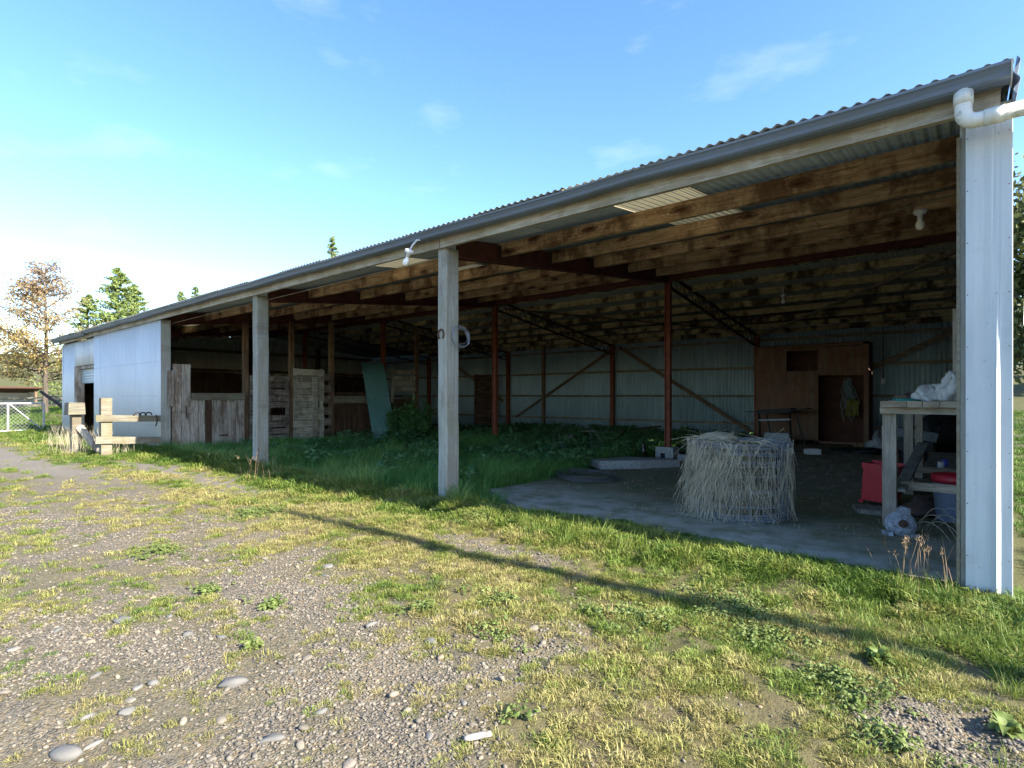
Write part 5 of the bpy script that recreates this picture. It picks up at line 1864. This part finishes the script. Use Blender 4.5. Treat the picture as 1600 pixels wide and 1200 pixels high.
# lush shaded grass inside the left bays and the longer verge tufts
xs, ys_, ss = [], [], []
for (a, b, c_, d_, dens) in ((-13.4, -4.0, 4.2, 7.4, 120), (-13.3, -4.9, 7.4, 10.5, 75), (-13.2, -4.8, 10.5, 15.9, 30)):
    x, y = sample(a, b, c_, d_, dens)
    n1 = fbm(x * 0.8, y * 0.8, 141)
    k_ = (rng.random(len(x)) < 0.02 + 1.6 * np.clip(n1 - 0.22, 0, 1)) & (x < np.where(y < 9.2, slab_left(y), -4.75) - 0.05)
    xs.append(x[k_]); ys_.append(y[k_]); ss.append((0.45 + 1.3 * n1[k_]) * rng.uniform(0.6, 1.25, k_.sum()))
lush_parts = (xs, ys_, ss)
xs, ys_, ss = [], [], []
x, y = sample(-13.3, 0.0, 3.6, 4.4, 60)
n1 = fbm(x * 1.3, y * 1.3, 151)
k_ = n1 > 0.52
xs.append(x[k_]); ys_.append(y[k_]); ss.append(0.35 + 0.5 * n1[k_])
for cx, cy in ((-0.15, 3.45), (0.1, 3.55), (-0.4, 3.3), (-0.25, 2.95), (0.25, 3.2), (0.3, 2.7), (0.15, 2.95), (-3.2, 3.9), (-4.1, 3.95), (-6.6, 3.6), (-7.4, 3.45), (-8.0, 3.6), (0.25, 2.3), (0.42, 2.1)):
    n = 10
    xs.append(rng.normal(cx, 0.09, n)); ys_.append(rng.normal(cy, 0.09, n)); ss.append(rng.uniform(0.3, 0.65, n))
x, y, s = map(np.concatenate, (xs, ys_, ss))
protos = [tuft('verge_tuft_%d' % i, 40, 0.09, 0.07, 0.22, 0.0024, 1.0, 'grass', 250 + i) for i in range(6)]
scatter('verge_grass', np.stack([x, y, ground_z(x, y)], -1), s, np.clip(rng.normal(0.30, 0.16, len(x)), 0, 1), protos, 'longer green grass tufts along the sunny shed front', 0.15)
xs, ys_, ss = lush_parts
x, y, s = map(np.concatenate, (xs, ys_, ss))
protos = [tuft('lush_tuft_%d' % i, 42, 0.10, 0.09, 0.26, 0.0032, 1.0, 'lush', 200 + i) for i in range(7)]
tint = np.clip(0.40 + 1.5 * (fbm(x * 0.9, y * 0.9, 161) - 0.5) + rng.normal(0, 0.15, len(x)) + np.where(y < 4.3, 0.35, 0), 0, 1)
scatter('long_grass', np.stack([x, y, ground_z(x, y)], -1), s, tint, protos, 'long dark green grass growing under the shed roof', 0.15)

# clover and small weeds in the turf
cl = [(-3.05, 1.5, 0.10), (-3.6, 1.4, 0.11), (-2.3, 2.0, 0.10), (-1.8, 2.05, 0.13), (-2.05, 2.4, 0.13), (-4.8, 1.5, 0.2), (-1.0, 3.2, 0.3), (-0.4, 2.6, 0.2), (-0.2, 2.25, 0.14), (0.15, 2.15, 0.16), (-2.6, 1.2, 0.06), (-1.3, 1.55, 0.05), (-3.6, 3.8, 0.3), (-4.4, 3.85, 0.3), (-5.6, 2.6, 0.3), (-1.4, 2.7, 0.2), (-0.8, 2.9, 0.2)]
xs, ys_ = [], []
for cx, cy, r_ in cl:
    n = int(420 * r_ * r_ * 3.14) + 5
    a = rng.uniform(0, 6.28, n)
    q = r_ * np.abs(rng.normal(0, 0.6, n))
    xs.append(cx + q * np.cos(a) * 1.3); ys_.append(cy + q * np.sin(a))
x, y = np.concatenate(xs), np.concatenate(ys_)
protos = [rosette('clover_%d' % i, 12, 0.03, 0.035, 0.016, 'clover', 300 + i) for i in range(5)]
scatter('clover', np.stack([x, y, ground_z(x, y)], -1), rng.uniform(0.45, 1.5, len(x)), rng.random(len(x)), protos, 'low clover patches among the gravel and turf')

# broad weeds at the back of the shed
xs, ys_ = [], []
for (a, b, c_, d_, dens) in ((-13, -5.0, 9.0, 15.9, 7.5), (-6.8, -4.95, 7.2, 10.2, 11), (-13.2, -5.0, 5.0, 9.0, 3.5), (-4.9, -4.4, 11, 15.5, 6)):
    x, y = sample(a, b, c_, d_, dens)
    xs.append(x); ys_.append(y)
x, y = np.concatenate(xs), np.concatenate(ys_)
protos = [rosette('weed_%d' % i, 26, 0.16, 0.26, 0.085, 'weed', 400 + i) for i in range(6)]
scatter('weeds', np.stack([x, y, ground_z(x, y)], -1), rng.uniform(0.5, 1.25, len(x)), rng.random(len(x)), protos, 'broad-leaved weeds crowding the back of the shed floor')

# gravel
xs, ys_, ss = [], [], []
for (a, b, c_, d_, dens, lo, hi) in ((-4.2, 1.2, -0.1, 3.3, 3400, 0.0032, 0.0085), (-4.2, 1.2, -0.1, 3.3, 200, 0.007, 0.0125), (-8, -4.2, -0.4, 3.2, 900, 0.005, 0.010), (-4.2, 0.5, 0.0, 2.6, 12, 0.012, 0.02), (-7, 0.5, 0.0, 3.6, 4, 0.014, 0.024)):
    x, y = sample(a, b, c_, d_, dens)
    g = grass_mask(x, y)
    cl_ = fbm(x * 1.6, y * 1.6, 171)
    k_ = rng.random(len(x)) < np.clip((1.05 - g) * (0.35 + 1.1 * sstep(0.32, 0.58, cl_)), 0.02, 1)
    xs.append(x[k_]); ys_.append(y[k_]); ss.append(lo + (hi - lo) * rng.random(k_.sum()) ** 1.8)
x, y, s = map(np.concatenate, (xs, ys_, ss))
protos = [pebble('pebble_%d' % i, 500 + i) for i in range(9)]
scatter('gravel', np.stack([x, y, ground_z(x, y) + s * 0.25], -1), s, np.clip(rng.normal(0.42, 0.24, len(x)), 0, 1), protos, 'grey river gravel spread over the yard', 0.25)

# dry litter on the concrete
n = 1500
x, y = rng.uniform(-4.2, 0.0, n), rng.uniform(5.3, 13, n)
protos = [tuft('straw_bit_%d' % i, 4, 0.05, 0.01, 0.03, 0.0018, 3.0, 'straw', 600 + i) for i in range(4)]
scatter('litter', np.stack([x, y, np.full(n, 0.006)], -1), rng.uniform(0.5, 1.3, n), rng.random(n), protos, 'dry straw litter strewn on the dirty concrete')


# ------------------------------------------------------------------ single stones, plants
def stone(x, y, r, flat, rz, label=None, group='loose river stones on the gravel'):
    p = pebble('river_stone', random.randint(0, 10 ** 6))
    ph_ = [random.uniform(0, 6) for _ in range(4)]
    for v_ in p.data.vertices:
        c_ = v_.co.copy()
        v_.co *= 1 + 0.16 * math.sin(3.7 * c_.x + ph_[0]) * math.sin(3.1 * c_.y + ph_[1]) + 0.10 * math.sin(5.3 * c_.y + 4.1 * c_.z + ph_[2]) + random.uniform(-0.05, 0.05)
        if c_.x * math.cos(ph_[3]) + c_.y * math.sin(ph_[3]) > 0.62:
            v_.co *= 0.86
    p.data.materials.clear()
    p.data.materials.append(M['stone'])
    COL.objects.link(p)
    z = gz(x, y)
    p.location = (x, y, z + r * flat * 0.12)
    r *= 0.8
    p.scale = (r * 1.15, r * 0.8, r * flat * 1.3)
    p.rotation_euler = (random.uniform(-.15, .15), random.uniform(-.15, .15), rz)
    p['label'] = label or 'small rounded grey river stone lying loose on the yard gravel'
    p['category'] = 'stone'
    if label is None:
        p['group'] = group
    return p


stone(-2.34, 1.00, 0.058, 0.75, 1.0, 'pale oblong stone propped on the gravel with a dark shadow')
stone(-2.34, 0.45, 0.060, 0.7, 0.4, 'large tan stone at the bottom left corner of the yard')
stone(-3.47, 0.92, 0.062, 0.45, 0.6, 'flat white stone in sparse grass toward the left edge')
stone(-2.02, 1.80, 0.045, 0.55, 0.2, 'rounded grey stone just below the dry grass tufts in mid yard')
stone(-3.30, 2.00, 0.040, 0.55, 0.3, 'paired pale stone, the nearer of two touching in the grass')
stone(-3.44, 2.10, 0.055, 0.4, 0.6, 'paired flat pale stone, the farther of two touching in the grass')
stone(-1.86, 0.92, 0.045, 0.5, 0.9, 'flat tan stone low in the yard left of the white fragment')
stone(-2.08, 0.42, 0.055, 0.5, 0.4, 'dark flat stone cut by the bottom edge of the yard view')
for (px_, py_, r_) in ((216, 1082, .032), (239, 1076, .030), (203, 1098, .03), (199, 1117, .038), (140, 1002, .03), (293, 993, .034), (150, 1062, .028), (137, 1124, .03), (148, 1161, .028), (742, 963, .026), (582, 982, .035), (655, 1085, .022), (732, 1076, .024), (724, 1104, .024), (671, 1155, .024), (500, 1113, .034), (545, 1195, .03), (455, 1055, .022), (345, 1002, .028), (470, 922, .03), (705, 882, .028), (640, 895, .03), (90, 985, .03), (20, 1018, .035), (265, 965, .025), (830, 1125, .02), (965, 1075, .022)):
    Z_ = 855.5 * 1.2 / (py_ - 618.65)
    X_ = (px_ - 800) / 855.5 * Z_
    stone(0.76689 * X_ - 0.64178 * Z_, 0.64178 * X_ + 0.76689 * Z_, r_, random.uniform(0.5, 0.7), random.uniform(0, 6))
# white fragment of pipe
c = MB()
vs_, fs = [], []
for i in range(8):
    t = i / 7
    for s in (0, 1):
        for k_ in range(6):
            a = math.pi * (0.15 + 0.7 * k_ / 5)
            r_ = 0.015 - 0.0025 * s
            vs_.append((-0.065 + 0.13 * t, (r_ + 0.004 * math.sin(t * 3)) * math.cos(a), r_ * math.sin(a) * (1 - 0.25 * t)))
for i in range(7):
    for k_ in range(5):
        a = i * 12 + k_
        fs += [(a, a + 12, a + 13, a + 1), (a + 6, a + 7, a + 19, a + 18)]
    fs += [(i * 12, i * 12 + 6, i * 12 + 18, i * 12 + 12), (i * 12 + 5, i * 12 + 17, i * 12 + 23, i * 12 + 11)]
fs += [tuple([0, 1, 2, 3, 4, 5, 11, 10, 9, 8, 7, 6]), tuple([84, 90, 91, 92, 93, 94, 95, 89, 88, 87, 86, 85])]
o = mesh_obj('pipe_fragment', vs_, fs, 'bone', None, True)
o.location = (-1.31, 1.38, gz(-1.31, 1.38) + 0.012)
o.rotation_euler = (0.3, -0.05, 0.95)
o.scale = (0.75, 0.85, 0.85)
tag(o, 'white broken half-pipe fragment lying on the gravel', 'fragment')


def plant_mesh(name, loc, pts, sizes, tints, mat, stems, label, stem_mat='weed_single', aspect=0.6):
    t_ = thing(name, loc, label, 'plant')
    leaf_cloud('leaves', pts, sizes, tints, mat, t_, aspect)
    c = MB()
    for p, q, r_ in stems:
        c.tube([p, Vector(p).lerp(Vector(q), 0.5) + Vector((0.01, 0.01, 0)), q], [r_, r_ * 0.8, r_ * 0.4], 4)
    if c.v:
        c.build('stems', stem_mat, t_)
    return t_


# tall nettle bush
P_, S_, T_, ST = [], [], [], []
for i in range(95):
    a, r_ = random.uniform(0, 6.28), 0.75 * math.sqrt(random.random())
    bx, by = -11.75 + r_ * math.cos(a) * 0.95, 9.65 + r_ * math.sin(a) * 0.8
    h = random.uniform(0.6, 1.45) * (1.05 - 0.45 * r_ / 0.75)
    tx, ty = bx + random.uniform(-.15, .15), by + random.uniform(-.15, .15)
    ST.append(((bx, by, -0.05), (tx, ty, h), 0.006))
    for j in range(34):
        t = 0.12 + 0.88 * j / 33
        P_.append((bx + (tx - bx) * t + random.gauss(0, 0.05), by + (ty - by) * t + random.gauss(0, 0.05), h * t + random.gauss(0, 0.02)))
        S_.append(random.uniform(0.028, 0.055))
        T_.append(random.random())
plant_mesh('nettle_bush', (-11.75, 9.65, 0), P_, S_, T_, 'weed_single', ST, 'leafy dark green nettle bush growing beside the green sheet')


def stalks(name, loc, n, h, spread, label, mat='straw', heads=True):
    t_ = thing(name, loc, label, 'plant')
    vs_, fs = [], []
    hv, hf = [], []
    for i in range(n):
        a = random.uniform(0, 6.28)
        b = Vector(loc) + Vector((random.gauss(0, spread * 0.3), random.gauss(0, spread * 0.3), -0.02))
        hh = h * random.uniform(0.55, 1.0)
        ln = Vector((math.cos(a), math.sin(a), 0)) * hh * random.uniform(0.05, 0.4)
        pts = [b, b + Vector((0, 0, hh * 0.5)) + ln * 0.3, b + Vector((0, 0, hh * 0.85)) + ln * 0.75, b + Vector((0, 0, hh)) + ln]
        ribbon(vs_, fs, pts, 0.0022)
        if heads and i % 2 == 0:
            for j in range(14):
                e = pts[3] + (pts[2] - pts[3]) * (j / 14) + Vector((random.gauss(0, 0.008), random.gauss(0, 0.008), 0))
                ribbon(hv, hf, [e, e + Vector((random.gauss(0, 0.008), random.gauss(0, 0.008), 0.012))], 0.003)
    mesh_obj('stalk_blades', vs_, fs, mat, t_, kind='stuff')
    if hv:
        mesh_obj('seed_heads', hv, hf, 'brown_stalk', t_, kind='stuff')


M['brown_stalk'] = plain('brown_dead_stalk', (0.20, 0.14, 0.085), 0.9, 0, 0.4, 8)
M['fresh'] = leaf_mat('fresh_blades', [(0.0, (0.09, 0.16, 0.03)), (1.0, (0.2, 0.24, 0.07))], 0.3, use='RAND')
stalks('dry_grass_clump', (-7.75, 3.72, 0.05), 26, 0.42, 0.55, 'dry seeding grass stalks standing before the second front post', 'brown_stalk')
stalks('dry_grass_clump', (-0.26, 4.10, 0.05), 24, 0.34, 0.3, 'brown seeding weed stalks at the foot of the white corner flashing', 'brown_stalk')
stalks('dry_grass_clump', (-14.3, 3.1, 0.0), 150, 0.55, 0.9, 'pale dry grass clump around the fence post feet', heads=False)
stalks('dry_grass_clump', (-16.4, 3.3, 0.0), 130, 0.6, 0.9, 'pale dry grass clump beyond the strainer post by the white wall', heads=False)
stalks('dry_grass_clump', (-13.35, 3.5, 0.0), 60, 0.35, 0.5, 'short brown weed stalks under the fence rails', heads=False)
# docks near the bottom right
for i, (x, y, lab) in enumerate([(0.10, 2.62, 'broad-leaved green dock plant beside the pebble scrape'), (-0.32, 2.95, 'small dark green dock plant in the turf below the corner flashing'), (0.28, 2.28, 'green leafy weed at the lower right edge of the yard')]):
    P_, S_, T_ = [], [], []
    vs_, fs = [], []
    z0 = gz(x, y)
    for j in range(16):
        a = 6.28 * j / 16 + random.uniform(-.2, .2)
        L = random.uniform(0.04, 0.085)
        d = Vector((math.cos(a), math.sin(a), 0))
        s = Vector((-d.y, d.x, 0))
        b = Vector((x, y, z0))
        up = random.uniform(0.02, 0.07)
        pr = [b, b + d * L * 0.35 + Vector((0, 0, up * 0.8)), b + d * L * 0.75 + Vector((0, 0, up)), b + d * L + Vector((0, 0, up * 0.5))]
        ws = [0.003, 0.017, 0.015, 0.001]
        o0 = len(vs_)
        for p, w in zip(pr, ws):
            vs_ += [p - s * w, p + Vector((0, 0, -0.004)), p + s * w]
        for q in range(3):
            a0_ = o0 + q * 3
            fs += [(a0_, a0_ + 1, a0_ + 4, a0_ + 3), (a0_ + 1, a0_ + 2, a0_ + 5, a0_ + 4)]
    t_ = thing('dock_plant', (x, y, z0), lab, 'plant')
    mesh_obj('leaves', vs_, fs, 'fresh', t_, True)
